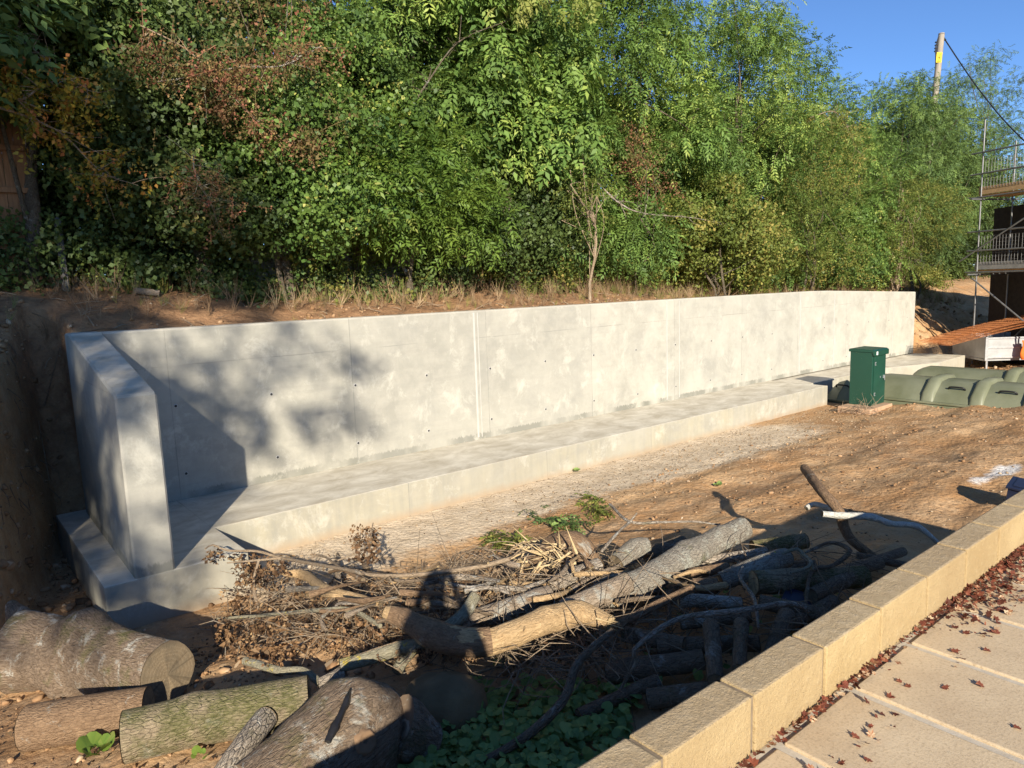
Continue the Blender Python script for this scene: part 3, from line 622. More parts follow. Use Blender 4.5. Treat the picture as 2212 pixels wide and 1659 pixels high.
# ------------------------------------------------------------------ things behind the photographer that throw the shadows
def ow(X, D, z): return rot2((X, D, z))+Vector((0, -WD, 0))
def ob(X, D, z): return ow(X+.92, D-8, z+3.33)
c = ob(-6.2, -6.8, 0); rs = RS(71); lb = []
for i in range(80):
    u = rs.randn(3); u /= np.linalg.norm(u); q = rs.rand()**.4
    if i < 58:
        lb.append((tuple(ob(rs.uniform(-9, -2.9), -6.2+rs.randn()*.8, rs.uniform(3.85, 6.0))), rs.uniform(.4, .65)))
    p = ob(-6.0+3.7*u[0]*q, -6.4+2.4*u[1]*q, 8.9+4.7*u[2]*q) if i < 60 else ob(rs.uniform(-2.6, -.6), -6.2+rs.randn()*.6, rs.uniform(5.6, 9.5)); lb.append((tuple(p), rs.uniform(.7, 1.15) if i < 60 else rs.uniform(.2, .38)))
for i in range(15): lb.append((tuple(ob(rs.uniform(-3.2, -1.9), -6.2+rs.randn()*.6, rs.uniform(4.3, 6.4))), rs.uniform(.24, .42)))
e = empty('ash_tree', (c.x, c.y, 0), 'tall leafy tree behind the photographer, throwing dappled shade on the wing wall', 'tree')
b = MB(); b.tube([(c.x, c.y, -.7), tuple(ob(-6, -6.7, 4)), tuple(ob(-5.8, -6.5, 8)), tuple(ob(-5.6, -6.4, 12))], [.3, .24, .17, .05], 12, .3, .08, 3)
for p, r in lb[:26]: b.tube([tuple(ob(-5.9, -6.6, 4+rs.rand()*5)), p], [.07, .012], 6, .4, .05, 3)
b.build('trunk', B_TRUNK, e); inst_mesh('crown', crown_parts(lb, 34, T_BIG, 72, .4, 1.9), L_ASH, e)
WOOD = plain('weathered_timber', (.16, .10, .06), (.27, .18, .11), 5, .85, .3, .004, .2, stretch=(6, 6, .7))
# the photographer, standing on the paving with the phone held out at the lens
def person():
    e = empty('person', ow(0, -.5, 0), 'person standing on the paving holding up a phone, seen only as a shadow', 'person')
    J = {'pel': (.02, -.47, .95, .15), 'spi': (.02, -.46, 1.15, .145), 'che': (.02, -.44, 1.31, .16), 'nec': (.01, -.40, 1.44, .06), 'jaw': (0, -.34, 1.52, .075), 'hea': (0, -.33, 1.61, .10), 'cro': (0, -.34, 1.68, .07)}
    E = [('pel', 'spi'), ('spi', 'che'), ('che', 'nec'), ('nec', 'jaw'), ('jaw', 'hea'), ('hea', 'cro')]
    for s, n in ((-1, 'l'), (1, 'r')):
        J.update({n+'sho': (.18*s+.02, -.42, 1.39, .07), n+'elb': (.25*s+.02, -.34, 1.13, .048), n+'wri': (.12*s, -.12, 1.48, .033), n+'pal': (.095*s, -.05, 1.53, .035),
                  n+'hip': (.10*s+.02, -.47, .88, .10), n+'kne': (.12*s+.02, -.45, .50, .065), n+'ank': (.13*s+.02, -.49, .09, .045), n+'toe': (.15*s+.02, -.32, .035, .04)})
        E += [('che', n+'sho'), (n+'sho', n+'elb'), (n+'elb', n+'wri'), (n+'wri', n+'pal'), ('pel', n+'hip'), (n+'hip', n+'kne'), (n+'kne', n+'ank'), (n+'ank', n+'toe')]
        for k in range(4):
            J[n+'f%d' % k] = (.088*s, -.03, 1.565-.02*k, .010); J[n+'g%d' % k] = (.06*s, -.022, 1.57-.02*k, .009); E += [(n+'pal', n+'f%d' % k), (n+'f%d' % k, n+'g%d' % k)]
        J[n+'t'] = (.07*s, -.05, 1.50, .011); E.append((n+'pal', n+'t'))
    ks = list(J); me = bpy.data.meshes.new('body'); me.from_pydata([ow(*J[k][:3]) for k in ks], [(ks.index(a), ks.index(b_)) for a, b_ in E], [])
    o = bpy.data.objects.new('body', me); COL.objects.link(o); m = o.modifiers.new('skin', 'SKIN')
    for k, sv in zip(ks, me.skin_vertices[0].data): sv.radius = (J[k][3], J[k][3]*(.8 if k in ('pel', 'spi', 'che') else 1)); sv.use_root = k == 'pel'
    o.modifiers.new('sub', 'SUBSURF').render_levels = 2; me.materials.append(plain('dark_clothing', (.03, .035, .05), (.05, .055, .07), 20)); adopt(o, e)
    p = empty('phone', CAM-FWD*.016, 'dark phone held up level in front of the standing person', 'phone'); p.matrix_world = M.copy(); p.location = CAM-FWD*.018
    b = MB(); b.box((-.065, -.05, -.004), (.09, .026, .004)); o = b.build('case', plain('black_glass', (.01, .01, .012), (.015, .015, .018), 5, .2), None, smooth=False, bevel=.003)
    o.parent = p
person()
# ------------------------------------------------------------------ logs, branches and stumps of the brush pile
def pxr(p, r): return r*(p-CAM).dot(rot2((0, 1, 0)))/FPX
WP = []
def log(name, label, cat, pts, rad, mat, cut=CUT, ring=14, step=.05, noise=.06, group='logs and branches of the brush pile', forks=(), seed=None, tufts=()):
    """pts: (px, py, lift above the soil); rad in picture units, turned into metres at that distance"""
    seed = seed if seed is not None else int(pts[0][0]*7+pts[0][1]) % 9973
    P = [G(*q) for q in pts]; rr = list(np.interp(np.linspace(0, 1, len(P)), np.linspace(0, 1, len(rad)), rad)); rr = [pxr(p, r) for p, r in zip(P, rr)]
    b = MB(); cb = [] if cut else None
    b.tube(P, rr, ring, step, noise, seed, cb)
    for fp, fr in forks:
        Q = [G(*q) for q in fp]; b.tube(Q, [pxr(q, r) for q, r in zip(Q, np.interp(np.linspace(0, 1, len(Q)), np.linspace(0, 1, len(fr)), fr))], max(6, ring-4), step, noise, seed+3, cb)
    for q, q2, r in tufts: b.tube([q, q2], [r, .0015], 5, .05, m=1)          # torn splinters
    o = b.build(name, [mat, CUT_PALE] if len(tufts) else mat, None); setp(o, label, cat, group)
    for c in (cb or []): c.build('cut_end', cut, o, smooth=False)
    WP.append((P, rr)); return o
LG = 'cut logs of the brush pile'; BG = 'branches of the brush pile'; SH = 'logs lying in the shade of the block wall'
A = log('big_log', 'thickest log at lower left, whitish lichen on its flared end and a split sawn face', 'log', [(48, 1410, .22), (150, 1412, .24), (270, 1436, .23), (361, 1458, .20)], [92, 78, 70, 72], B_BIG, noise=.09, group=LG, ring=22, step=.04,
        forks=[([(90, 1400, .26), (50, 1352, .36), (26, 1308, .45)], [52, 34, 14])])
log('log', 'smooth brown log half under the thickest log, at the left edge', 'log', [(62, 1572, .12), (180, 1552, .13), (320, 1528, .12)], [52, 52, 48], B_BRN, noise=.03, group=LG, ring=18)
log('log', 'mossy greenish log lying lengthwise in the left foreground', 'log', [(270, 1592, .14), (420, 1556, .15), (560, 1530, .15), (668, 1508, .14)], [60, 56, 55, 52], B_MOSS, noise=.04, group=LG, ring=20)
log('log', 'short sawn branch stub standing out beside the mossy log', 'log', [(574, 1551, .16), (520, 1620, .12), (470, 1690, .08)], [27, 27, 27], B_PALE, CUT_PALE, noise=.03, group=LG)
st = log('tree_stump', 'massive knotted stump in the bottom foreground with a black plastic strip on it', 'stump', [(838, 1520, .18), (815, 1545, .20), (770, 1590, .22), (700, 1650, .2), (580, 1760, .15)], [28, 74, 104, 122, 135], B_BIG, None, 26, .04, .08, LG,
          forks=[([(850, 1580, .2), (925, 1610, .05)], [70, 50]), ([(700, 1560, .2), (640, 1650, .1)], [60, 45])])
from mathutils.bvhtree import BVHTree
def surf(o, px, py):
    t = BVHTree.FromPolygons([o.matrix_world @ v.co for v in o.data.vertices], [p.vertices[:] for p in o.data.polygons]); return t.ray_cast(CAM, ray(px, py))[:2]
for px, py, r in ((872, 1575, 20), (790, 1603, 26)):
    p, d = surf(st, px, py)
    if p is None: continue
    R_ = pxr(p, r); b = MB(); t = d.cross(Vector((0, 0, 1))).normalized(); w = d.cross(t); n_ = 16
    prof_ = [(1.5, -.02), (1.15, .006), (.9, .012), (.7, .002), (.5, .006), (.25, -.002), (.02, -.004)]
    V = [p+(t*math.cos(6.283*k/n_)+w*math.sin(6.283*k/n_)*.85)*R_*q*(1+.12*math.sin(3*k+q*9))+d*h_ for q, h_ in prof_ for k in range(n_)]
    b.add(V, [(j*n_+k, j*n_+(k+1) % n_, (j+1)*n_+(k+1) % n_, (j+1)*n_+k) for j in range(len(prof_)-1) for k in range(n_)])
    b.build('knot', B_GREY if r == 20 else B_BRN, st)
# boulder
def rock(name, label, p, rx, ry, rz, mat, seed, cat='boulder', group=None):
    import bmesh
    bm = bmesh.new(); bmesh.ops.create_icosphere(bm, subdivisions=4, radius=1); rs = RS(seed); ph = rs.rand(9)*6.28
    for v in bm.verts:
        c = v.co.copy(); g = 1+.10*math.sin(2.1*c.x+ph[0]+c.z)+.09*math.sin(2.7*c.y+ph[1]-c.x)+.05*math.sin(5*c.z+ph[2]+2*c.x)+.03*math.sin(9*c.x+ph[3])*math.sin(8*c.y+ph[4])
        v.co = Vector((c.x*rx, c.y*ry, c.z*rz))*g
    me = bpy.data.meshes.new(name); bm.to_mesh(me); bm.free(); me.polygons.foreach_set('use_smooth', [True]*len(me.polygons)); me.materials.append(mat)
    o = bpy.data.objects.new(name, me); COL.objects.link(o); o.location = p; o.rotation_euler = (0, 0, -WA)
    return setp(o, label, cat, group)
ROCK = plain('brown_stone', (.12, .085, .045), (.24, .175, .095), 4, .9, .5, .02, .2)
p = G(972, 1520, .12); rock('boulder', 'large smooth brown boulder under the stripped crooked branch', p, .25, .2, .21, ROCK, 3)
rs = RS(6); p0 = G(1300, 1338, .41); ax = (G(1318, 1345, .4)-G(1255, 1325, .42)).normalized(); tf = []
for k in range(18):
    q = p0+Vector(rs.randn(3)*.022); tf.append((q, q+ax*rs.uniform(.05, .16)+Vector(rs.randn(3)*.015), .008))
GB = log('branch', 'thick crooked branch, half dark bark, half stripped to pale torn wood', 'branch', [(832, 1322, .42), (866, 1334, .42), (904, 1355, .42), (933, 1369, .42), (978, 1384, .42), (1030, 1388, .42), (1067, 1384, .42), (1123, 1362, .42), (1197, 1336, .42), (1255, 1325, .42), (1318, 1345, .40)],
         [14, 19, 25, 29, 30, 30, 29, 28, 29, 28, 18], B_TAN, CUT_PALE, 16, .03, .08, BG, seed=5, tufts=tf)
P = [G(*q) for q in [(840, 1325, .423), (866, 1334, .42), (904, 1355, .42), (933, 1369, .42), (978, 1384, .42), (1030, 1388, .42), (1060, 1385, .42)]]
b = MB(); b.tube(P, [pxr(q, r) for q, r in zip(P, (17, 21.5, 27.5, 32, 33, 33, 31.5))], 16, .03, .05, 6); b.build('bark', B_BRN, GB)
log('branch', 'grey forked branch spotted with yellow lichen under the thick crooked branch', 'branch', [(736, 1438, .2), (807, 1418, .22), (866, 1399, .25), (911, 1388, .3), (993, 1336, .36), (1026, 1288, .42)], [15, 16, 16, 15, 13], B_YEL, CUT, 12, .04, .05, BG, forks=[([(858, 1449, .12), (872, 1425, .16), (903, 1392, .26)], [14, 14, 13])])
log('log', 'long straight lichen-spotted trunk lying across the top of the pile', 'log', [(1268, 1308, .22), (1380, 1262, .3), (1490, 1198, .34), (1603, 1142, .34)], [34, 33, 29, 26], B_LICH, CUT_PALE, 18, .04, .07, LG)
log('log', 'sawn log end lying against the long lichen-spotted trunk, its cut facing right', 'log', [(1215, 1322, .28), (1290, 1290, .34), (1356, 1258, .38)], [27, 26, 24], B_GREY, CUT, 16, .05, .04, LG)
rs = RS(9); tf = []
for k in range(90):
    q = G(1130+rs.rand()*120, 1165+rs.rand()*58, .2+.14*rs.rand()); tf.append((q, q+Vector((-rs.uniform(.03, .2), rs.randn()*.05, rs.randn()*.07)), .014*rs.rand()+.004))
tn = log('tree_stump', 'torn stump of shredded yellowish wood at the back of the pile', 'stump', [(1272, 1225, .10), (1258, 1196, .24), (1232, 1172, .32), (1205, 1172, .30), (1165, 1206, .2), (1122, 1226, .12)], [34, 33, 30, 24, 20, 8], B_BRN, CUT_PALE, 16, .03, .22, LG, tufts=tf)
more = [
 ('weathered grey log under the dead twigs, left of the sawn log end', [(1000, 1348, .2), (1090, 1318, .26), (1188, 1284, .28)], [24, 23, 21], B_GREY, CUT),
 ('pale log leading up to the torn stump', [(1180, 1268, .2), (1292, 1222, .26)], [19, 18], B_PALE, CUT),
 ('stubby knobbed log left of the long lichen-spotted trunk', [(1330, 1218, .2), (1372, 1186, .26), (1398, 1178, .26)], [22, 26, 18], B_LICH, CUT),
 ('dark log behind the stubby knobbed log', [(1398, 1200, .14), (1475, 1172, .14)], [17, 16], B_DARK, CUT),
 ('thick log with a round yellowish-green sawn face near the shadow edge', [(1628, 1258, .3), (1740, 1252, .28), (1868, 1246, .22)], [28, 27, 24], B_MOSS, CUT_PALE),
 ('thin log with a small round sawn face turned to the camera', [(1466, 1297, .34), (1530, 1298, .32), (1600, 1304, .28)], [16, 15, 14], B_PALE, CUT_PALE),
 ('sunlit log sloping up behind the one with the round yellowish-green sawn face', [(1560, 1256, .28), (1630, 1226, .34), (1698, 1204, .36)], [22, 22, 21], B_LICH, CUT),
 ('mossy short log at the back right of the pile', [(1626, 1184, .16), (1740, 1168, .16)], [17, 17], B_MOSS, CUT),
 ('slim log running behind the long lichen-spotted trunk', [(1500, 1216, .24), (1656, 1192, .22)], [12, 11], B_PALE, CUT),
 ('slim brown log tucked under the sunlit sloping log', [(1488, 1240, .26), (1572, 1226, .28)], [13, 12], B_BRN, CUT),
 ('straight tan pole pointing up right in front of the long trunk', [(1330, 1352, .34), (1420, 1306, .4), (1496, 1270, .42)], [11, 10, 9], B_BRN, CUT_PALE),
 ('ochre stub between the thin log and the long lichen-spotted trunk', [(1496, 1268, .32), (1548, 1266, .3)], [19, 18], B_BRN, CUT),
]
for lab, pts, rad, mt, ct in more: log('log', lab, 'log', pts, rad, mt, ct, 14, .05, .05, LG)
for k, (pts, r) in enumerate([([(1536, 1350, .3), (1546, 1470, .22)], 19), ([(1602, 1346, .3), (1596, 1448, .24)], 17), ([(1310, 1456, .1), (1520, 1424, .16)], 25), ([(1400, 1510, .08), (1590, 1486, .14)], 24),
      ([(1700, 1328, .26), (1662, 1424, .2)], 20), ([(1752, 1288, .26), (1856, 1238, .24)], 18), ([(1800, 1300, .2), (1700, 1352, .2)], 16), ([(1420, 1395, .2), (1640, 1390, .2)], 20),
      ([(1350, 1370, .22), (1480, 1392, .22)], 18), ([(1640, 1300, .3), (1790, 1330, .2)], 17), ([(1470, 1345, .28), (1620, 1330, .3)], 17), ([(1835, 1228, .16), (1950, 1192, .12)], 11), ([(1850, 1200, .14), (1960, 1222, .12)], 9), ([(1250, 1545, .07), (1420, 1470, .12)], 16), ([(1560, 1240, .2), (1760, 1222, .2)], 15), ([(1690, 1270, .24), (1900, 1215, .18)], 15)]):
    log('log', 'dark log heaped in the shadow of the block wall', 'log', pts, [r, r*.95], B_DARK, CUT, 12, .06, .05, SH)
log('branch', 'broken brown branch jutting upright at the right end of the pile', 'branch', [(1890, 1206, .1), (1839, 1166, .24), (1822, 1135, .36), (1812, 1104, .48), (1772, 1057, .6), (1738, 1012, .66)], [9, 11, 12, 12, 11, 10], B_BRN, CUT, 10, .04, .07, BG)
log('branch', 'whitish lichen-coated branch lying over the broken upright branch', 'branch', [(1776, 1110, .50), (1830, 1114, .46), (1882, 1117, .42), (1926, 1131, .34), (1982, 1138, .26), (2032, 1178, .08)], [7, 8, 8, 7, 7, 5], B_BIRCH, CUT, 10, .04, .10, BG, forks=[([(1742, 1098, .42), (1760, 1089, .45), (1816, 1106, .45)], [6, 6, 5])])
log('branch', 'long curving grey branch arching out of the shade in front of the pile', 'branch', [(1328, 1508, .06), (1356, 1462, .2), (1376, 1426, .34), (1369, 1404, .42), (1434, 1352, .5), (1490, 1331, .52), (1600, 1319, .52), (1681, 1305, .48), (1721, 1307, .42), (1745, 1322, .34)], [4, 4, 4.5, 5, 6.5, 6.5, 7, 7, 6, 4], B_PALE, CUT, 8, .04, .08, BG)
log('branch', 'dark branch curving down into the leafy plants at the bottom', 'branch', [(1034, 1652, .05), (1138, 1589, .12), (1216, 1514, .22), (1245, 1436, .34), (1285, 1395, .42), (1322, 1362, .46)], [10, 11, 11, 10, 9, 7], B_DARK, CUT, 10, .05, .05, BG)
log('branch', 'orange-brown barkless branch on the left of the pile', 'branch', [(612, 1236, .3), (660, 1243, .3), (703, 1273, .28), (781, 1295, .28), (822, 1304, .28)], [7, 11, 12, 11, 8], B_TAN, CUT, 10, .04, .06, BG, forks=[([(648, 1286, .2), (705, 1285, .26), (740, 1290, .27)], [4, 6, 7])])
log('branch', 'small lichen-grey branch beside the big knotted stump', 'branch', [(529, 1427, .16), (604, 1448, .17), (655, 1449, .16), (692, 1476, .1)], [9, 9.5, 9, 9], B_YEL, CUT, 10, .04, .06, BG)
log('log', 'small conical log stub above the big knotted stump', 'log', [(690, 1478, .12), (748, 1462, .12)], [14, 26], B_PALE, CUT, 12, .04, .05, LG)
log('twig', 'forked grey twig standing over the back of the pile', 'twig', [(1317, 1089, .5), (1361, 1127, .44), (1430, 1128, .4), (1500, 1127, .36), (1556, 1134, .3)], [3, 3.5, 3, 2.5, 2], B_PALE, None, 6, .04, .05, BG, forks=[([(1361, 1127, .44), (1335, 1150, .42), (1300, 1190, .34)], [3, 3, 4]), ([(1361, 1127, .44), (1376, 1108, .5)], [2.5, 1.5])])
log('twig', 'twisted twig coated in bright yellow lichen', 'twig', [(1690, 1196, .42), (1721, 1186, .46), (1736, 1198, .44), (1752, 1214, .42), (1740, 1228, .4), (1708, 1238, .38)], [3, 4, 4, 4.5, 4, 3], B_YEL, None, 7, .03, .1, BG, forks=[([(1752, 1214, .42), (1756, 1232, .38)], [4, 3])])
log('twig', 'crooked grey twig winding down beside the round yellowish-green sawn face', 'twig', [(1604, 1226, .44), (1600, 1250, .44), (1626, 1287, .42), (1634, 1318, .4), (1638, 1356, .34)], [4, 4, 4.5, 4, 3], B_PALE, None, 7, .03, .1, BG)
log('twig', 'looping brown twig at the right end of the pile near the shadow', 'twig', [(1740, 1194, .42), (1794, 1172, .46), (1835, 1190, .44), (1798, 1222, .4), (1754, 1234, .36), (1740, 1303, .28)], [2.5, 4, 6, 5, 5, 4], B_DARK, None, 7, .03, .08, BG)
br = log('branch', 'long thin branch with hanging brown dead leaves reaching left towards the wing wall', 'branch', [(443, 1186, .62), (460, 1177, .62), (492, 1189, .58), (556, 1191, .52), (608, 1205, .46), (740, 1229, .4), (815, 1243, .4), (920, 1240, .4), (1030, 1225, .4), (1100, 1208, .42)], [1.6, 2, 2.5, 3, 3.5, 4, 4.5, 5, 5.5, 6], B_TWIG, None, 6, .04, .05, BG,
         forks=[([(608, 1205, .46), (560, 1210, .46), (490, 1216, .46)], [3, 2.5, 1.5]), ([(560, 1208, .46), (548, 1260, .3), (560, 1330, .1)], [3, 3.5, 4]), ([(740, 1229, .4), (690, 1200, .46), (640, 1222, .42)], [3, 2, 1]), ([(700, 1222, .42), (790, 1182, .48), (806, 1130, .62)], [2.5, 2, 1.2])])
T_DEAD = [t_twig(60+i, 8, .13, .05) for i in range(3)]
def hang(px0, px1, py0, py1, l0, l1, n, tpls, mat, parent, seed, name='dead_leaves', size=1.):
    rs = RS(seed); P = np.array([G(rs.uniform(px0, px1), rs.uniform(py0, py1), rs.uniform(l0, l1)) for _ in range(n)])
    return inst_mesh(name, scatter(tpls, P, rs.randn(n, 3)*.7+np.array([0, 0, -1.3]), rs.randn(n, 3), size*(.6+.6*rs.rand(n)), rs.rand(n), seed), mat, parent)
for a in [(445, 470, 1180, 1205, .5, .6, 10), (505, 560, 1190, 1262, .35, .5, 34), (540, 620, 1195, 1240, .35, .48, 20), (765, 812, 1130, 1200, .42, .6, 40), (470, 520, 1310, 1390, .1, .3, 22)]:
    hang(*a, T_DEAD, L_DEAD, br, int(a[0]), size=.8)
rs = RS(222)
for k in range(72):
    px, py = rs.uniform(700, 1560), 0; py = rs.uniform(1215, 1345)-(px-780)*.045; a = rs.randn()*.5+(.3 if rs.rand() < .7 else 2.4); L = rs.uniform(60, 170); l0 = rs.uniform(.12, .36)
    q = [(px-L*.5*math.cos(a), py+L*.22*math.sin(a), l0), (px+rs.randn()*8, py+rs.randn()*6, l0+.03), (px+L*.5*math.cos(a), py-L*.22*math.sin(a), l0+rs.randn()*.08)]
    log('stick', 'broken stick lying loose across the middle of the brush pile', 'stick', q, [rs.uniform(2, 10), rs.uniform(2, 8), rs.uniform(1.5, 5)], [B_BRN, B_GREY, B_DARK, B_TAN, B_PALE][k % 5], CUT_PALE if k % 2 else CUT, 8, .05, .09, 'broken sticks of the brush pile', seed=300+k)
log('branch', 'pale grey stick with yellow lichen patches left of the thick crooked branch', 'branch', [(470, 1336, .2), (560, 1330, .22), (690, 1318, .24), (760, 1318, .26), (822, 1352, .26)], [3, 4, 5, 6, 5], B_YEL, None, 8, .04, .06, BG)
# ------------------------------------------------------------------ brushwood, clods, stones, leaf litter, low plants
rs = RS(101); b = MB()
for k in range(1150):
    if k < 640: px, py = rs.uniform(480, 1320), rs.uniform(1215, 1400)
    elif k < 820: px, py = rs.uniform(1080, 1330), rs.uniform(1370, 1450)
    else: px, py = rs.uniform(1250, 1850), rs.uniform(1180, 1400)
    p = G(px, py, rs.uniform(.02, .34 if px > 800 else .2)); a = rs.rand()*6.28; L = rs.uniform(.12, .55); el = rs.randn()*.3
    d = Vector((math.cos(a), math.sin(a), el)); m1 = p+d*L*.5+Vector(rs.randn(3)*.05)
    b.tube([p, m1, p+d*L+Vector(rs.randn(3)*.08)], [rs.uniform(.0025, .006), .0035, .0015], 5, .09, m=int(rs.rand() < .3))
for px, py in ((1050, 1250), (1120, 1260), (1010, 1235), (1170, 1255), (960, 1250)):           # looping bramble wands
    for k in range(6):
        p = G(px+rs.randn()*30, py+rs.randn()*14, .1); q = G(px+90+rs.randn()*60, py+rs.randn()*20, .1); m1 = p.lerp(q, .5)+Vector((0, 0, rs.uniform(.1, .28)))
        b.tube([p, p.lerp(m1, .6)+Vector((0, 0, .07)), m1, m1.lerp(q, .5)+Vector((0, 0, .03)), q], [.004]*5, 5, .07, m=0)
setp(b.build('brushwood', [B_TWIG, B_DARK]), kind='stuff')
setp(hang(480, 1330, 1230, 1420, .0, .3, 520, T_DEAD, L_DEAD, None, 102, 'dry_leaves_on_brushwood', .65), kind='stuff')
def rockT(seed):
    import bmesh
    bm = bmesh.new(); bmesh.ops.create_icosphere(bm, subdivisions=1, radius=1); rs = RS(seed)
    V = np.array([v.co[:] for v in bm.verts])*(1, .8, .6); V *= (.5+.8*rs.rand(len(V), 1)); F = [tuple(v.index for v in f.verts) for f in bm.faces]; bm.free()
    return V, F
T_ROCK = [rockT(i) for i in range(5)]
def m_tint(name, stops, rough=.95, bump=.4, sc=30):
    k = NB(name); n = k.noise(k.co(), sc, 4, .7); col = k.mix(k.math('MULTIPLY', k.ramp(n, [(.4, 0.), (.7, 1.)]), .5), k.ramp(k.attr('tint'), stops), (.30, .20, .11))
    return k.fin(col, rough, n, bump, .006, .15)
CLOD = m_tint('clay_clod', [(0., (.13, .07, .035)), (.5, (.28, .16, .08)), (.85, (.42, .27, .15)), (1., (.52, .42, .30))])
STONE = m_tint('limestone_rubble', [(0., (.20, .14, .085)), (.6, (.34, .255, .165)), (1., (.50, .43, .33))])
def spread(n, region, sizes, seed, lift=.3, pw=3.):
    rs = RS(seed); P = []; x0, x1, y0, y1 = region
    x = rs.uniform(x0, x1, n); y = rs.uniform(y0, y1, n); k = fbm(x, y, .8, 3)+.35*rs.randn(n) > -.05; x, y = x[k], y[k]
    S = sizes[0]+(sizes[1]-sizes[0])*rs.rand(len(x))**pw; z = H(x, y)+S*lift
    return np.stack([x, y, z], 1), S
def pebbles(name, regs, mat, tpls, flat=False, seed=1, kind='stuff', tb=(.5, .22)):
    Ps = []; Ss = []
    for i, (n, reg, sz) in enumerate(regs):
        P, S = spread(n, reg, sz, seed+i); Ps.append(P); Ss.append(S)
    P = np.concatenate(Ps); S = np.concatenate(Ss); rs = RS(seed)
    D = rs.randn(len(P), 3)*((1, 1, .3) if not flat else (1, 1, .15)); N = rs.randn(len(P), 3)*(.5 if not flat else .35)+np.array([0, 0, 1.])
    o = inst_mesh(name, scatter(tpls, P, D, N, S, np.clip(tb[0]+tb[1]*rs.randn(len(P)), 0, 1), seed), mat)
    return setp(o, kind=kind)
pebbles('clay_clods', [(2600, (1.2, 16, -6.2, -2.4), (.006, .035)), (900, (1.0, 4.6, -6.4, -3.6), (.012, .06)), (420, (1.5, 3.6, -5.3, -3.9), (.025, .085)), (900, (-.6, 2, -6.3, -2.2), (.01, .04)), (1500, (14, 26, -8, -1.6), (.008, .05)), (1500, (-1.5, 23, .35, 1.8), (.008, .06)), (1300, (23.2, 30, -3, 3), (.02, .10)), (1500, (-.8, 1.05, -2, 1.9), (.012, .07))], CLOD, T_ROCK, seed=110)
pebbles('stones', [(2600, (2.2, 15, -3.4, -1.4), (.005, .018)), (900, (9, 16.5, -4.0, -1.5), (.007, .028)), (500, (3, 16, -7, -3), (.006, .025)), (500, (-1, 14, .35, 2.2), (.007, .032)), (400, (14, 22, -7, -2.8), (.007, .028))], STONE, T_ROCK, seed=120)
# fallen leaves: a pointed lobed outline
def t_maple(seed):
    rs = RS(seed); pts = []
    for a, r in ((-90, .30), (-40, .55), (-12, .5), (5, .85), (28, .62), (48, .95), (68, .66), (90, 1.05), (112, .66), (132, .95), (152, .62), (175, .85), (192, .5), (220, .55)):
        r *= .85+.3*rs.rand(); pts.append((r*math.cos(R(a)), r*math.sin(R(a)), .5*rs.rand()*r*r))
    V = np.array([(0, 0, 0)]+pts); n = len(pts)
    return V, [(0, 1+i, 1+(i+1) % n) for i in range(n)]
T_MAP = [t_maple(i) for i in range(4)]
T_LIT = [tpl([leafquad((0, 0, 0), (1, 0, .15*j), (0, .2, 1), 1.6, .5, .4, .2)]) for j in range(3)]
pebbles('leaf_litter', [(2600, (2, 15, -3.2, -1.45), (.01, .022)), (900, (2, 15, -1.4, -.05), (.008, .016)), (2400, (-2, 23, .4, 2.4), (.012, .03)), (1500, (-.8, 2.2, -6.3, -2.3), (.015, .03)), (1200, (1.5, 12, -7.6, -4), (.012, .025)), (500, (23, 30, -2.5, 3), (.02, .045))], L_DEAD, T_LIT, True, 130)
# on the footing tops the litter must lie on concrete
rs = RS(140); P = []; 
def paveleaf(n, y0, y1, x0, x1, seed, clump=True):
    rs = RS(seed); x = rs.uniform(x0, x1, n); y = y0-(y0-y1)*rs.rand(n)**2.2
    k = (fbm(x, y*1.5, 1.3, 3)*1.6+.25*rs.randn(n) > -.05-.6*(y > y0-.03)) if clump else np.ones(n, bool)
    return x[k], y[k]
x, y = paveleaf(3600, -8.045, -8.27, 1.2, 5.8, 141); x2, y2 = paveleaf(90, -8.1, -9.6, 1.2, 5.8, 142)
X_ = np.concatenate([x, x2]); Y_ = np.concatenate([y, y2]); n = len(X_); rs = RS(143)
P = np.stack([X_, Y_, .006+.022*rs.rand(n)*(Y_ > -8.2)], 1)
setp(inst_mesh('fallen_red_leaves', scatter(T_MAP, P, np.stack([rs.randn(n), rs.randn(n), .25*rs.randn(n)], 1), rs.randn(n, 3)*.35+np.array([0, 0, 1.]), .007+.017*rs.rand(n)**1.3, rs.rand(n), 3), L_REDF), kind='stuff')
rs = RS(150)
lt = bpy.data.meshes.new('leaf'); src = None
spots = [(2020, 1290), (2085, 1335), (1945, 1472), (1964, 1483), (2040, 1484), (2120, 1480), (1850, 1590), (1875, 1640), (1815, 1648), (2152, 1367), (2200, 1572), (1921, 1505), (2110, 1290), (2170, 1300), (2060, 1405), (2135, 1405)]
for i, (px, py) in enumerate(spots):
    p = atz(px, py, .004)
    if i == 0:
        src = inst_mesh('fallen_leaf', [(T_MAP[0][0], T_MAP[0][1], np.zeros((1, 3)), np.eye(3)[None], np.array([.021]), np.array([.6]))], L_REDF); o = src
        setp(o, 'single dry red leaf lying loose on the open paving', 'leaf', 'single leaves loose on the paving')
    else: o = src.copy(); COL.objects.link(o)
    o.location = (p.x, p.y, .003); o.rotation_euler = (rs.randn()*.12, rs.randn()*.12, rs.rand()*6.3); o.scale = [.7+.5*rs.rand()]*3
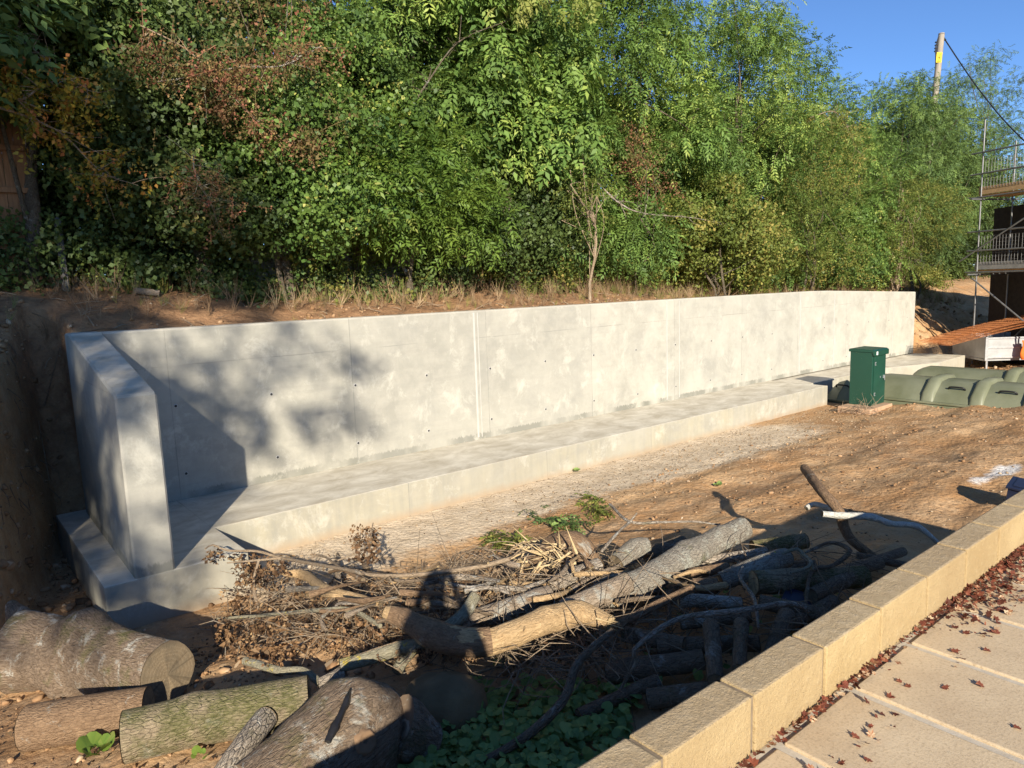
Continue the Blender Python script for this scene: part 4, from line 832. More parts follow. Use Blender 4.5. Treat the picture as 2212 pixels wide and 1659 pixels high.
# heart-leaved plants in the shade of the block wall
def t_heart(seed):
    rs = RS(seed); V = [(0, 0, 0)]; n = 12
    for i in range(n):
        a = 6.283*i/n; r = (.55+.45*abs(math.cos(a/2)))*1.0 if i != n//2 else .3
        V.append((.5+.75*r*math.cos(a), .62*r*math.sin(a)*1.15, .10*math.cos(2*a)+.03*rs.randn()))
    V = np.array(V); V[0] = (.45, 0, -.05)
    return V, [(0, 1+i, 1+(i+1) % n) for i in range(n)]
T_HEART = [t_heart(i) for i in range(3)]
P = []; rs = RS(161); 
for k in range(1150):
    px, py = rs.uniform(880, 1380), rs.uniform(1470, 1670)
    if px > 1380-(py-1470)*.25 or (px < 940 and py < 1530): continue
    P.append(G(px, py, rs.uniform(.02, .11)))
for k in range(60): P.append(G(rs.uniform(1380, 1900), rs.uniform(1250, 1480), .1))
P = np.array(P); n = len(P)
setp(inst_mesh('leafy_ground_cover', scatter(T_HEART, P, np.stack([rs.randn(n), rs.randn(n), .2*rs.randn(n)], 1), rs.randn(n, 3)*.35+np.array([.1, -.35, 1.]), .03+.034*rs.rand(n), np.clip(.5+.2*rs.randn(n), 0, 1), 4), L_HERB), kind='stuff')
def rosette(name, px, py, n, L, label, seed, lf=L_HERB, up=.5):
    p = G(px, py, .02); rs = RS(seed); e = empty(name, p, label, 'plant'); 
    a = np.arange(n)*2.4+rs.rand(n); D = np.stack([np.cos(a), np.sin(a), up+.4*rs.rand(n)], 1)
    inst_mesh('leaves', scatter(T_HEART, np.tile(np.array(p), (n, 1))+D*.02, D, np.tile([0, 0, 1.], (n, 1))+D*np.array([-.2, -.2, 0]), L*(.6+.5*rs.rand(n)), .6+.3*rs.rand(n), seed), lf, e); return e
rosette('seedling', 208, 1628, 9, .085, 'bright green broad-leaved seedling below the smooth brown log', 7, L_YEL)
rosette('seedling', 1030, 1508, 6, .05, 'small toothed green plant catching the sun beside the boulder', 8, L_YEL)
rosette('seedling', 1078, 1452, 4, .05, 'single pale green shoot in dead twigs right of the boulder', 9, L_YEL, 1.6)
rosette('seedling', 432, 1640, 4, .04, 'tiny green sprout in front of the mossy log', 10, L_YEL)
# wilted green cuttings and small weeds on the strip by the footing
rs = RS(171)
for i_, (pxs, lab) in enumerate(((((1060, 1160), (1120, 1172)), 'wilted green cuttings strewn left of the torn stump'), (((1140, 1112), (1260, 1135)), 'dark green cut stems heaped behind the torn stump'), (((1270, 1075), (1306, 1110)), 'small green nettle clump standing at the right of the wilted cuttings'))):
    q = G(sum(p[0] for p in pxs)/2, sum(p[1] for p in pxs)/2); e = empty('cut_greenery', q, lab, 'plant', 'wilted green cuttings')
    n = 70; t = rs.rand(n); P = np.array([G(pxs[0][0]+(pxs[1][0]-pxs[0][0])*a+rs.randn()*8, pxs[0][1]+(pxs[1][1]-pxs[0][1])*a+rs.randn()*7, .02+.07*rs.rand()) for a in t])
    inst_mesh('leaves', scatter(T_BIG, P, rs.randn(n, 3)*(1, 1, .35), rs.randn(n, 3)*.4+np.array([0, 0, 1.]), .34+.3*rs.rand(n), rs.rand(n)*.7, 5), L_OLIVE if i_ % 2 == 0 else L_ASHD, e)
for i, (px, py, lab) in enumerate([(1245, 1018, 'low green weed at the foot of the concrete footing, mid wall'), (1550, 1050, 'small weed in bare soil behind the pile'), (1200, 1140, 'sprig of green weed on the sandy strip')]):
    rosette('weed', px, py, 14, .045, lab, 30+i)
# ------------------------------------------------------------------ bank behind the wall: dry grass, stalks, low weeds
rs = RS(181); n = 3000
x = rs.uniform(-1, 31, n); y = .45+2.5*rs.rand(n)**.5; k = (fbm(x, y, .9, 3)+.25*rs.randn(n) > .15-.18*sm(9, 14, x)); x, y = x[k], y[k]; n = len(x)
T_BLADE = [tpl([leafquad((.03*rs.randn(), .03*rs.randn(), 0), (.5+.25*rs.randn(), .4*rs.randn(), 1.), (1, .2*rs.randn(), 0), (.6+.6*rs.rand()), .009, .2, .35) for _ in range(7)]) for _ in range(4)]
P = np.stack([x, y, H(x, y)-.01], 1); D = np.tile([1., 0, 0], (n, 1))+.9*rs.randn(n, 3)*(1, 1, .05)
setp(inst_mesh('bank_grass', scatter(T_BLADE, P, D, np.tile([0, 0, 1.], (n, 1))+.2*rs.randn(n, 3), .10+.22*rs.rand(n)*sm(.4, 1.8, y), np.clip(.25+.5*rs.rand(n)-.0*x, 0, 1), 6), L_GRASS), kind='stuff')
n = 1500; x = rs.uniform(1, 31, n); y = 1.2+2.2*rs.rand(n); P = np.stack([x, y, H(x, y)], 1)
setp(inst_mesh('dry_stalks', scatter(T_BLADE, P, np.tile([1., 0, 0], (n, 1))+.9*rs.randn(n, 3)*(1, 1, .05), np.tile([0, 0, 1.], (n, 1))+.3*rs.randn(n, 3), .18+.32*rs.rand(n), rs.rand(n), 7), L_DRY), kind='stuff')
lb = []
for i in range(150):
    x_, y_ = rs.uniform(4, 33), rs.uniform(2.5, 3.8); lb.append(((x_, y_, h1(x_, y_)+rs.uniform(.1, .7)), rs.uniform(.22, .5)))
setp(inst_mesh('undergrowth', crown_parts(lb, 90, T_IVY+T_TWIG, 183, .2, 1.1), L_OLIVE), kind='stuff')
lb = []
for i in range(120):
    x_, y_ = rs.uniform(-1, 8.5), rs.uniform(2.3, 3.6); lb.append(((x_, y_, h1(x_, y_)+rs.uniform(.0, .9)), rs.uniform(.25, .5)))
setp(inst_mesh('ivy_ground_growth', crown_parts(lb, 60, T_IVY, 184, .2, 1.1), L_IVYD), kind='stuff')
for i, (px, py, hh) in enumerate([(610, 640, .62), (720, 628, .4), (845, 622, .5), (1130, 640, .35)]):
    p = G(px, py); b = MB(); rs = RS(190+i)
    for k in range(12):
        q = p+Vector((rs.randn()*.05, rs.randn()*.04, -.03)); b.tube([q, q+Vector((rs.randn()*.07, rs.randn()*.05, hh*.5)), q+Vector((rs.randn()*.2, rs.randn()*.12, hh*rs.uniform(.6, 1.1)))], [.008, .005, .0015], 5, .08)
    setp(b.build('coppiced_stems', B_TWIG), ['tallest clump of cut tan shoots on the bank, under the bright ivy', 'low clump of dry shoots right of the tallest tan clump', 'brown shoots sprouting where the corrugated sheet ends', 'short dry shoots by the foot of the leaning sapling'][i], 'shoots', 'clumps of dry shoots on the bank')
# ------------------------------------------------------------------ green cabinet on its plinth
GREEN = plain('dark_green_paint', (.007, .046, .029), (.012, .064, .040), 3, .42, .06, .003, .45)
def m_cab():
    k = NB('splashed_green_paint'); v = k.co(); n = k.noise(v, 3, 4); z = k.sep(v)[2]
    col = k.mix(n, (.007, .046, .029), (.013, .066, .041))
    low = k.n('MapRange', {0: z, 1: -.75, 2: -1.15, 3: .0, 4: 1.}).outputs[0]
    sp = k.math('MULTIPLY', k.ramp(k.vor(v, 34), [(0., 1.), (.16, 0.)]), k.ramp(k.math('ADD', k.noise(v, 7, 3), k.math('MULTIPLY', low, .22)), [(.60, 0.), (.68, .9)]))
    col = k.mix(sp, col, (.42, .42, .36)); return k.fin(col, .42, n, .06, .003, .45)
STEEL = plain('galvanised_steel', (.42, .43, .44), (.60, .61, .62), 20, .4, .1, .002, .5, .7); WHITE = plain('white_sticker', (.75, .75, .74), (.82, .82, .81), 5, .5)
cab = empty('electricity_cabinet', (15.2, -2.32, -1.22), 'dark green steel utility cabinet with mud splashes standing on a low plinth', 'cabinet')
b = MB(); b.box((14.90, -2.55, -1.219), (15.50, -2.09, -.10)); b.build('body', m_cab(), cab, smooth=False, bevel=.006)
b = MB(); b.prism([(-2.60, -.175), (-2.60, -.075), (-2.55, -.045), (-2.09, -.035), (-2.06, -.045), (-2.06, -.1), (-2.545, -.1), (-2.57, -.175)], 0, 14.885, 15.535); b.build('lid', GREEN, cab, smooth=False, bevel=.005)
b = MB(); b.box((14.955, -2.566, -1.17), (15.475, -2.5515, -.185)); dr = b.build('door', GREEN, cab, smooth=False, bevel=.004)
for zc in (-.34, -.98):
    b = MB(); b.box((14.975, -2.578, zc-.035), (15.02, -2.5665, zc+.035), 0); b.box((14.985, -2.582, zc-.018), (15.008, -2.5785, zc+.018), 1); b.build('hinge', [STEEL, GREEN], dr, smooth=False, bevel=.003)
b = MB(); b.box((15.36, -2.590, -.68), (15.41, -2.5665, -.61)); b.box((15.375, -2.60, -.72), (15.395, -2.5905, -.63)); b.box((15.23, -2.575, -.66), (15.245, -2.5665, -.62)); b.build('handle', STEEL, dr, smooth=False, bevel=.003)
b = MB(); b.box((14.96, -2.6035, -.155), (15.02, -2.6005, -.085)); b.build('sticker', WHITE, cab, smooth=False)
b = MB(); b.box((14.50, -2.72, -1.55), (15.52, -2.04, -1.2205))
o = b.build('plinth', plain('orange_concrete', (.36, .22, .13), (.48, .33, .21), 6, .9, .4, .006), None, smooth=False, bevel=.015); setp(o, 'low orange-brown concrete plinth under the green cabinet', 'plinth')
rs = RS(201); b = MB()
for k in range(46):
    p = Vector((14.55+rs.randn()*.16, -2.5+rs.randn()*.2, -1.34+rs.rand()*.1)); d = Vector((rs.randn(), rs.randn(), abs(rs.randn())*.5)).normalized()
    b.tube([p, p+d*.15+Vector((0, 0, .04)), p+d*rs.uniform(.22, .42)], [.006, .004, .002], 5, .08)
setp(b.build('brush_heap', B_TWIG), 'heap of dry uprooted twigs against the near corner of the cabinet plinth', 'twigs')
# ------------------------------------------------------------------ olive plastic tanks
OLIVE = plain('olive_plastic', (.125, .135, .078), (.20, .21, .14), 1.6, .45, .08, .004, .4)
BLACK = plain('black_plastic', (.012, .012, .012), (.02, .02, .02), 8, .45)
def tank(label, x0, y0, y1, zt, w, bands, handles, cat='tank', zb=-1.6):
    e = empty('storage_tank', (x0+w/2, y0, zb), label, cat, 'olive plastic tanks lying beyond the cabinet')
    fl = zt-.42; prof = lambda g: [(x0-g*.2, fl+.02), (x0+.12-g, fl+.16+g*.5), (x0+.42-g*.6, zt-.03+g), (x0+w*.5, zt+g), (x0+w-.42+g*.6, zt-.03+g), (x0+w-.12+g, fl+.16+g*.5), (x0+w+g*.2, fl+.02)]
    b = MB(); Ps = prof(0); cx = x0+w/2
    secs = [(y0, .55), (y0-.12, .84), (y0-.30, 1.), (y1+.30, 1.), (y1+.12, .84), (y1, .55)]; V = []
    for y, k in secs: V += [(cx+(px-cx)*(.72+.28*k), y, fl+.02+(pz-fl-.02)*k) for px, pz in Ps]
    n = len(Ps); F = [(i*n+j, (i+1)*n+j, (i+1)*n+j+1, i*n+j+1) for i in range(len(secs)-1) for j in range(n-1)]+[tuple(range(n)), tuple(range((len(secs)-1)*n, len(secs)*n))[::-1]]
    b.add(V, F); lid = b.build('lid', OLIVE, e, bevel=.03, smooth=True)
    b = MB(); b.box((x0-.05, y1-.03, fl-.03), (x0+w+.05, y0+.03, fl+.018)); b.build('flange', OLIVE, e, smooth=False, bevel=.01)
    b = MB(); b.prism([(x0-.03, fl-.032), (x0-.07, fl-.16), (x0+.02, zb), (x0+w-.02, zb), (x0+w+.07, fl-.16), (x0+w+.03, fl-.032)], 1, y0, y1); b.build('body', OLIVE, e, smooth=False, bevel=.04)
    for yb in bands:
        b = MB(); V = []
        for y, g in ((yb+.13, .004), (yb+.10, .065), (yb+.05, .08), (yb-.05, .08), (yb-.10, .065), (yb-.13, .004)): V += [(px, y, pz) for px, pz in prof(g)]
        b.add(V, [(i*n+j, (i+1)*n+j, (i+1)*n+j+1, i*n+j+1) for i in range(5) for j in range(n-1)]); b.build('rib', OLIVE, e, bevel=.02)
    for yh in handles:
        b = MB(); xh, zh = x0+.24, fl+.30; u = Vector((.3, 0, .27)).normalized(); nrm = Vector((-.27, 0, .3)).normalized()
        p = Vector((xh, yh, zh))+nrm*-.05
        b.tube([p+Vector((0, .15, 0)), p+Vector((0, .12, 0))+nrm*.075, p+Vector((0, -.12, 0))+nrm*.075, p+Vector((0, -.15, 0))], [.018]*4, 8, .04); b.build('handle', BLACK, lid)
    return e
tank('long ribbed olive plastic tank with black handles lying behind the cabinet', 15.85, -1.75, -7.4, -.76, 1.55, (-3.25, -4.15, -5.05, -6.0), (-3.72, -4.62), zb=-1.6)
tank('low rounded end chamber with one handle, left of the green cabinet', 15.72, -1.12, -1.70, -.90, .95, (), (-1.42,))
tank('second olive tank, only its lid showing behind the long ribbed one', 18.1, -1.9, -7.5, -.78, 1.4, (-4.0, -5.2), ())
# ------------------------------------------------------------------ trailer carrying rusty reinforcing mesh
GALV = plain('dull_galvanised_panel', (.30, .31, .31), (.42, .43, .43), 4, .55, .1, .003, .4, .3); RUST = plain('rusty_steel', (.23, .075, .025), (.42, .17, .06), 9, .85, .2, .002)
T0 = atd(2127, 775, 20); rz = -WA-.05; ux = Vector((math.cos(rz), math.sin(rz), 0)); uy = Vector((-ux.y, ux.x, 0))
tr = empty('trailer', T0, 'grey galvanised drop-side trailer loaded with rusty steel mesh at the right edge', 'trailer', None, rz)
def loc(o): o.parent = tr; return o
z0, z1 = 0.0, .60
b = MB(); b.box((0, 0, z0), (2.9, .03, z1)); b.box((0, 1.6, z0), (2.9, 1.63, z1)); b.box((0, .031, z0), (.03, 1.599, z1)); loc(b.build('side_panel', GALV, None, smooth=False, bevel=.008))
b = MB()
for z in (.0, .28, .55): b.box((.05, -.018, z), (2.9, -.0015, z+.045))
for x in (0., 1.4): b.box((x-.01, -.03, -.06), (x+.06, -.0185, .62))
loc(b.build('frame', STEEL, None, smooth=False, bevel=.004))
b = MB(); b.box((.0, .05, -.07), (2.9, 1.58, -.012)); loc(b.build('bed', GALV, None, smooth=False))
b = MB(); b.tube([(.12, .1, -.07), (.12, .1, -.42)], [.03, .03], 8, .1); b.box((.04, .03, -.44), (.2, .17, -.42)); loc(b.build('prop_stand', STEEL, None, smooth=False))
for yy in (.12, 1.35):
    b = MB(); b.tube([(1.9, yy, -.22), (1.9, yy+.16, -.22)], [.28, .28], 20, .1); loc(b.build('wheel', BLACK, None, smooth=False))
for k in range(3):
    b = MB(); L0 = atd(2032, 742, 19.6)+Vector((0, 0, .03-.05*k))+ux*(.12*k); nb = 18; R_ = .006
    def pos(t, w): 
        x = t*4.6; return L0+ux*x+uy*w+Vector((0, 0, .82*math.sin(min(1, t*1.15)*1.45)*(.85)-.05*w*(1-t)))
    for i in range(13): b.tube([pos(t/12, i*.10) for t in range(13)], [R_]*13, 4, .4)
    for i in range(1, 22): b.tube([pos(i/22, 0)+Vector((0, 0, .012)), pos(i/22, .6)+Vector((0, 0, .012)), pos(i/22, 1.25)+Vector((0, 0, .012))], [R_]*3, 4, .7)
    setp(b.build('reinforcing_mesh', RUST, None, smooth=False), 'bowed sheet of rusty reinforcing mesh stacked on the trailer, drooping left', 'steel mesh', 'reinforcing mesh sheets on the trailer')
b = MB(); p = atd(2206, 735, 19.7)
V = [p+ux*(i*.06+.012*math.sin(j*1.3))+Vector((0, 0, -.09*j))-uy*(.03+.03*math.sin(i*1.7+j)) for j in range(7) for i in range(5)]
b.add(V, [(j*5+i, j*5+i+1, (j+1)*5+i+1, (j+1)*5+i) for j in range(6) for i in range(4)])
o = b.build('safety_vest', plain('orange_cloth', (.75, .13, .02), (.85, .2, .03), 6, .8)); m_ = o.modifiers.new('s', 'SOLIDIFY'); m_.thickness = .02
setp(o, 'bright orange cloth hanging on the side of the trailer', 'cloth')
# ------------------------------------------------------------------ house under scaffold on the right edge
DARKB = plain('dark_brick', (.025, .02, .018), (.045, .036, .03), 8, .9)
hs_ = empty('house', ow(17, 17, -1), 'dark unfinished house wall behind the scaffold at the right edge', 'house')
b = MB(); q = [ow(15.7, 12.5, 0), ow(15.15, 22.5, 0), ow(22, 23, 0), ow(22.5, 13, 0)]; b.prism([(p.x, p.y) for p in q], 2, -1.6, 3.35); b.build('wall', DARKB, hs_, smooth=False)
S0 = ow(13.86, 21.2, 0); su = rot2((.27, -.963, 0)); sv = rot2((.963, .27, 0))
sc = empty('scaffold', (S0.x, S0.y, -1.2), 'tubular steel scaffold with boarded lifts and mesh guards at the right edge', 'scaffold')
TUBE = plain('scaffold_tube', (.15, .15, .15), (.25, .25, .245), 6, .5, .1, .002, .5, .6); BOARD = plain('scaffold_board', (.36, .22, .10), (.50, .33, .17), 5, .85, .3, .004, stretch=(1, 1, 6))
def sp(a, v, z): return S0+su*a+sv*v+Vector((0, 0, z-0))
def tubes(name, segs, r=.024, m=None):
    for a, c_ in segs:
        b = MB(); b.tube([sp(*a), sp(*c_)], [r, r], 8, 2.); b.build(name, m or TUBE, sc)
tubes('standard', [((0, 0, -1.3), (0, 0, 5.75)), ((2.1, 0, -1.3), (2.1, 0, 5.4)), ((4.2, 0, -1.3), (4.2, 0, 6.2)), ((0, 1.2, -1.3), (0, 1.2, 5.2)), ((2.1, 1.2, -1.3), (2.1, 1.2, 6.0))])
tubes('ledger', [((-.35, -.03, z), (4.6, -.03, z)) for z in (1.42, 2.05, 2.6, 3.58, 4.25, 4.85)])
tubes('transom', [((.05, -.4, z), (.05, 1.35, z)) for z in (1.36, 3.52)]+[((2.15, -.4, z), (2.15, 1.35, z)) for z in (1.36, 3.52)])
tubes('brace', [((-.1, -.06, 1.25), (2.9, -.06, -.9)), ((-.55, -.08, 1.75), (2.4, -.08, 3.4)), ((.2, .9, -.9), (2.2, 1.0, 1.3)), ((.3, 1.25, 3.4), (2.0, 1.25, 1.5))])
for z in (1.47, 3.63):
    b = MB()
    for k in range(5): b.tube([sp(-.15, .05+k*.235+.11, z), sp(4.5, .05+k*.235+.11, z)], [.108, .108], 4, 9)
    for i, v in enumerate(b.v): b.v[i] = (v[0], v[1], z+(.019 if v[2] > z else -.019))
    b.build('platform', BOARD, sc, smooth=False)
    b = MB(); p, q, up = sp(-.1, .02, z+.03), sp(4.5, .02, z+.03), Vector((0, 0, .22)); nv = sv*.035
    b.add([p, q, q+nv, p+nv, p+up, q+up, q+nv+up, p+nv+up], [(3, 2, 1, 0), (4, 5, 6, 7), (0, 1, 5, 4), (1, 2, 6, 5), (2, 3, 7, 6), (3, 0, 4, 7)]); b.build('toe_board', BOARD if z > 3 else plain('grey_board', (.20, .19, .17), (.30, .28, .25), 6), sc, smooth=False)
    for a0 in (.1, 1.35, 2.6):
        b = MB()
        for k in range(13): b.tube([sp(a0+k*.095, .0, z+.2), sp(a0+k*.095, .0, z+1.0)], [.0035, .0035], 4, 2)
        for k in range(9): b.tube([sp(a0, .004, z+.2+k*.1), sp(a0+1.14, .004, z+.2+k*.1)], [.0035, .0035], 4, 2)
        b.build('guard_mesh', TUBE, sc, smooth=False)
# ------------------------------------------------------------------ utility pole and cable
pt, pb = atd(2034, 72, 31), atd(2022, 190, 31); pd = (pb-pt).normalized(); pb = pt+pd*(pt.z+.5)/(-pd.z)*1.0
up_ = empty('utility_pole', pb, 'weathered wooden utility pole with a yellow warning sign against the blue sky', 'pole')
POLE = plain('grey_pole_timber', (.24, .21, .17), (.36, .32, .26), 6, .9, .4, .004, stretch=(8, 8, .5))
b = MB(); b.tube([pt, pb], [.115, .15], 14, .5); b.build('post', POLE, up_)
b = MB(); b.tube([pt+Vector((0, 0, .02)), pt+pd*.05], [.06, .125], 14, .03); b.build('cap', BLACK, up_)
rv, tv = RIGHT, (CAM-pt).normalized()
b = MB(); c = pt+pd*.94+tv*.15; h_, w_ = .20, .11; b.add([c-rv*w_-pd*h_, c+rv*w_-pd*h_, c+rv*w_+pd*h_, c-rv*w_+pd*h_, c-rv*w_-pd*h_-tv*.012, c+rv*w_-pd*h_-tv*.012, c+rv*w_+pd*h_-tv*.012, c-rv*w_+pd*h_-tv*.012], [(0, 1, 2, 3)[::-1], (4, 5, 6, 7), (0, 1, 5, 4), (2, 3, 7, 6), (1, 2, 6, 5), (3, 0, 4, 7)])
sg = b.build('warning_sign', plain('yellow_plate', (.75, .55, .02), (.80, .62, .03), 4, .5), up_, smooth=False)
b = MB(); q = c+tv*.004
for A_, B_ in (((.05, -.13), (-.03, .02)), ((-.03, .02), (.035, .0)), ((.035, .0), (-.03, .13))):
    a_, b_ = q+rv*A_[0]+pd*A_[1], q+rv*B_[0]+pd*B_[1]; b.tube([a_, b_], [.011, .011], 4, 1)
for zz in (.15, .175): b.tube([q-rv*.07+pd*zz, q+rv*.07+pd*zz], [.006, .006], 4, 1)
b.build('bolt_mark', BLACK, sg, smooth=False)
b = MB(); rs = RS(5)
for k in range(3): b.tube([pt+pd*.12-rv*(.08+.02*k)+tv*.09, pt+pd*.5-rv*(.14+.03*k)+tv*.08, pt+pd*1.3-rv*.12+tv*.1, pt+pd*3-rv*(.10-.02*k)+tv*.11], [.012]*4, 5, .2)
b.tube([pt+pd*.3+rv*.05+tv*.12, pt+pd*1.5+rv*.07+tv*.125, pt+pd*3+rv*.05+tv*.13], [.012]*3, 5, .3)
for k in range(4): b.tube([pt+pd*(.35+.12*k)-rv*.16, pt+pd*(.35+.12*k)-rv*.22+tv*.03], [.03, .03], 6, .1)
b.tube([pt+pd*.2+rv*.10, pt+pd*.28+rv*.2], [.05, .035], 7, .1)
b.build('cable_fittings', BLACK, up_)
a_, e_ = pt+pd*.24+rv*.16, atd(2330, 400, 24)
b = MB(); b.tube([a_.lerp(e_, t)+Vector((0, 0, -.55*math.sin(math.pi*t))) for t in (0, .15, .3, .5, .7, .85, 1)], [.026]*7, 6, .4)
setp(b.build('overhead_cable', BLACK), 'black overhead cable running down right from the utility pole', 'cable')
# ------------------------------------------------------------------ timber fence, post and corrugated sheet under the hedge
e = empty('timber_fence', (.3, 3.0, 1.9), 'brown boarded timber fence half hidden behind the ivy stems at the far left', 'fence')
b = MB(); rs = RS(7)
for i in range(18): b.box((-1.4+i*.148, 3.0+.008*(i % 2), 1.5), (-1.4+i*.148+.142, 3.022+.008*(i % 2), 4.42+rs.randn()*.01))
FEN = plain('brown_fence_timber', (.20, .105, .05), (.34, .19, .095), 5, .85, .3, .004, stretch=(7, 7, .6)); b.build('board', FEN, e, smooth=False)
b = MB()
for z in (2.25, 3.05, 3.62): b.box((-1.4, 2.94, z), (1.22, 2.9985, z+.075))
b.build('rail', FEN, e, smooth=False, bevel=.004)
p = aty(138, 520, 2.6); b = MB(); b.box((p.x-.045, 2.95, 1.4), (p.x+.045, 3.04, 2.7)); b.add([(p.x-.045, 2.95, 2.7), (p.x+.045, 2.95, 2.7), (p.x+.045, 3.04, 2.7), (p.x-.045, 3.04, 2.7), (p.x, 2.995, 2.75)], [(0, 1, 4), (1, 2, 4), (2, 3, 4), (3, 0, 4)])
setp(b.build('concrete_post', plain('grey_post_concrete', (.10, .10, .095), (.15, .15, .14), 9), None, smooth=False, bevel=.008), 'short grey concrete post standing in the shade right of the timber fence', 'post')
b = MB(); n = 150; xs_ = np.linspace(4.1, 8.3, n); V = [(x, 2.95+.012*math.sin(x*82), z) for z in (1.35, 2.32) for x in xs_]; b.add(V, [(i, i+1, n+i+1, n+i) for i in range(n-1)])
for v in range(len(b.v)): x, y, z = b.v[v]; b.v[v] = (x, 2.95, z)
b = MB(); m_ = 40; V = [(4.1+4.2*i/8, 2.95+.014*math.sin(j*1.6), 1.3+1.02*j/m_) for j in range(m_+1) for i in range(9)]
b.add(V, [(j*9+i, j*9+i+1, (j+1)*9+i+1, (j+1)*9+i) for j in range(m_) for i in range(8)])
o = b.build('corrugated_sheet', plain('grey_green_sheet', (.10, .11, .09), (.17, .18, .155), 4, .6)); o.modifiers.new('s', 'SOLIDIFY').thickness = .004
setp(o, 'grey-green corrugated metal sheet fence at the foot of the ivy', 'fence')
log('log', 'thin fallen trunk lying on the shaded bank at the left', 'log', [(150, 578, .06), (220, 568, .08), (305, 546, .14)], [7, 8, 6], B_TRUNK, None, 10, .08, .06, None)
log('log', 'small round log lying on the bank above the wing', 'log', [(292, 628, .05), (345, 634, .05)], [7, 7], B_GREY, CUT, 10, .08, .05, None)
# limbs that show in front of the leaves
def limb(name, label, pts, y, rad, mat, leaves=None, tp=None, n=0, seed=1, sz=1.):
    P = [aty(px, py, y+.35+dy) for px, py, dy in pts]; b = MB(); rs = RS(seed+50); P = [p+Vector(rs.randn(3)*.05) for p in P]; b.tube(P, [r*.62 for r in rad], 7, .06, .12, seed)
    for k in range(4):                                  # side limbs
        i = rs.randint(1, len(P)-1); e = P[i]+(P[min(i+1, len(P)-1)]-P[i-1]).normalized()*rs.uniform(.2, .5)+Vector((rs.randn()*.25, rs.rand()*.4, rs.randn()*.3)); b.tube([P[i], P[i].lerp(e, .5)+Vector(rs.randn(3)*.06), e], [rad[i]*.4, rad[i]*.25, .002], 5, .08)
    rs = RS(seed); PP = []
    for k in range(int(len(P)*5)):
        i = rs.randint(len(P)-1); a = P[i].lerp(P[i+1], rs.rand()); d = Vector((rs.randn(), rs.randn()*.5-.2, rs.randn()*.5-.1)).normalized()*rs.uniform(.15, .5)
        q = a+d*.5+Vector(rs.randn(3)*.04); b.tube([a, q, a+d], [.006, .004, .0015], 5, .1); PP += [q, a+d, a+d*.75]
    o = b.build(name, mat); setp(o, label, 'branch', 'bare limbs showing in front of the hedge')
    if leaves:
        PP = np.array([PP[rs.randint(len(PP))] for _ in range(n)])+rs.randn(n, 3)*.06
        inst_mesh('leaves', scatter(tp, PP, rs.randn(n, 3)+np.array([0, 0, -.5]), rs.randn(n, 3)+np.array([0, -.8, .8]), sz*(.7+.5*rs.rand(n)), rs.rand(n), seed), leaves, o)
    return o
limb('bough', 'maple bough with yellow and pink autumn leaves at the far left', [(-30, 205, 0), (60, 250, -.2), (140, 300, -.3), (225, 360, -.4), (280, 398, -.5)], 1.7, [.03, .025, .018, .012, .005], B_TWIG, L_MAPLE, T_MAPLE, 150, 5, .9)
limb('bough', 'upper maple bough arching over the timber fence', [(-20, 150, 0), (40, 200, -.2), (100, 175, -.4), (160, 190, -.5), (215, 230, -.5)], 1.5, [.03, .024, .016, .010, .005], B_TWIG, L_MAPLE, T_MAPLE, 130, 6, .9)
limb('bough', 'pale bare bough hanging at the top left corner', [(-20, 78, 0), (40, 82, 0), (72, 105, 0), (82, 130, 0), (100, 138, 0)], 1.6, [.02, .018, .014, .01, .006], B_PALE)
limb('bough', 'thin pale limb with red leaves crossing the ivy at the upper left', [(340, 175, 0), (430, 170, -.1), (520, 145, -.2), (600, 130, -.2), (700, 90, 0)], 1.1, [.008, .012, .014, .016, .018], B_PALE, L_RED, T_TWIG, 190, 8, 1.2)
limb('bough', 'long red-leaved limb sloping through the middle of the ivy', [(320, 60, 0), (420, 100, -.1), (500, 180, -.2), (570, 260, -.2), (640, 320, -.1)], 1.0, [.016, .014, .012, .008, .005], B_TWIG, L_RED, T_TWIG, 240, 9, 1.2)
limb('bough', 'yellow-lichened limb curving down out of the ivy', [(425, 345, 0), (428, 385, -.1), (440, 420, -.1), (470, 450, 0)], .75, [.012, .014, .013, .009], B_YEL, L_RED, T_TWIG, 90, 10, 1.1)
limb('bough', 'grey forked limb reaching up through the pale drooping leaves', [(860, 290, .3), (930, 180, .1), (990, 90, 0), (1080, 40, 0), (1130, 20, 0)], 1.6, [.03, .026, .02, .014, .008], B_TRUNK)
limb('bough', 'low bare limb with a drooping tip at right of centre', [(1290, 400, .3), (1345, 440, .1), (1390, 460, 0), (1490, 468, 0), (1560, 480, .2)], 1.0, [.03, .028, .022, .016, .01], B_PALE)
limb('bough', 'tangle of dead brown twigs hanging from the tall ash', [(1740, 250, 0), (1790, 240, 0), (1830, 270, 0), (1850, 330, 0)], .6, [.02, .018, .014, .006], B_TWIG, L_OLIVE, T_TWIG, 70, 14, 1.4)
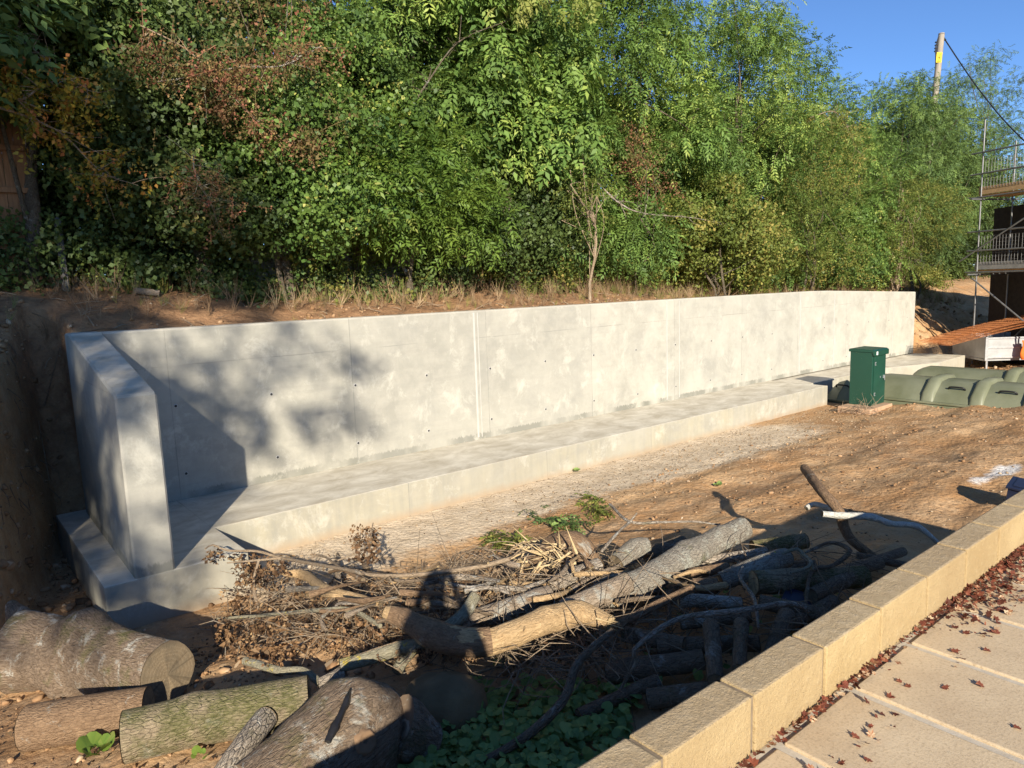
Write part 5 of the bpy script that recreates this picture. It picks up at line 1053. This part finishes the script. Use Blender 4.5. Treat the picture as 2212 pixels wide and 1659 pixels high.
# small plastic things by the block wall
def slab3(name, lab, cat, px, py, zl, lx, ly, lz, rz, mat, lip=.02):
    p = G(px, py, zl); b = MB(); b.box((-lx/2, -ly/2, 0), (lx/2, ly/2, lz)); b.box((-lx/2-lip, -ly/2-lip, lz+.001), (lx/2+lip, ly/2+lip, lz+.025)); b.box((-lx/2+.03, -ly/2+.03, lz+.026), (lx/2-.03, ly/2-.03, lz+.034))
    o = b.build(name, mat, None, smooth=False, bevel=.006); o.location = p; o.rotation_euler = (.12, -.1, rz); setp(o, lab, cat)
NAVY = plain('navy_plastic', (.012, .016, .035), (.02, .026, .05), 5, .4)
slab3('plastic_box', 'dark navy plastic box lying among shaded logs beside the block wall', 'box', 1722, 1338, .10, .30, .2, .10, .3, NAVY)
slab3('plastic_crate', 'dark navy plastic crate just behind the block wall at the right edge', 'crate', 2214, 1092, .0, .30, .30, .20, .1, NAVY)
P = []
for px, py in ((757, 1492), (748, 1515), (738, 1540), (728, 1562), (716, 1585), (706, 1605)):
    q, d = surf(st, px, py)
    if q is not None: P.append(q+d*.010)
b = MB(); b.tube(P, list(np.interp(range(len(P)), [0, 1, 3, 4, 9], [.006, .016, .022, .02, .008])), 8, .012, .35, 3)
setp(b.build('plastic_strip', plain('shiny_black_film', (.012, .012, .013), (.022, .022, .024), 8, .3, .5, .01)), 'crumpled strip of black plastic film lying on the big knotted stump', 'plastic')
# ------------------------------------------------------------------ debris on the bank and roots in the cut face
rs = RS(301); b = MB()
for k in range(260):
    x_, y_ = rs.uniform(.5, 24), .45+1.7*rs.rand()**1.2; p = Vector((x_, y_, h1(x_, y_)+.012)); a = rs.rand()*3.14; L = rs.uniform(.1, .6)
    q = Vector((x_+L*math.cos(a), y_+.4*L*math.sin(a), 0)); q.z = h1(q.x, q.y)+.015+.1*rs.rand()**3; m1 = p.lerp(q, .5)+Vector((0, 0, .02))
    b.tube([p, m1, q], [rs.uniform(.004, .012), .006, .003], 5, .12, m=int(rs.rand() < .5))
setp(b.build('bank_twigs', [B_TWIG, B_BRN]), kind='stuff')
b = MB()
for k in range(90):
    p = G(rs.uniform(-10, 128), rs.uniform(600, 1120), .0); d = Vector((rs.randn()*.12, -rs.uniform(.03, .14), -rs.uniform(.05, .3)))
    b.tube([p+Vector((0, .05, .02)), p+d*.5+Vector(rs.randn(3)*.03), p+d], [.007, .004, .0015], 5, .06)
setp(b.build('exposed_roots', B_BRN), kind='stuff')
T_CHIP = [(np.array([(-1, -.3, 0), (.2, -.45, .1), (1, -.05, .05), (.5, .35, 0), (-.7, .3, .12)])*(1, .7, 1), [(0, 1, 2, 3, 4)]) for _ in range(3)]
rs = RS(320); n = 900; P = np.array([G(rs.uniform(470, 1560), rs.uniform(1190, 1440), rs.uniform(0, .16)) for _ in range(n)])
setp(inst_mesh('bark_scraps', scatter(T_CHIP, P, rs.randn(n, 3)*(1, 1, .4), rs.randn(n, 3)*.6+np.array([0, 0, 1.]), .012+.045*rs.rand(n)**2, rs.rand(n), 8), L_DRY), kind='stuff')
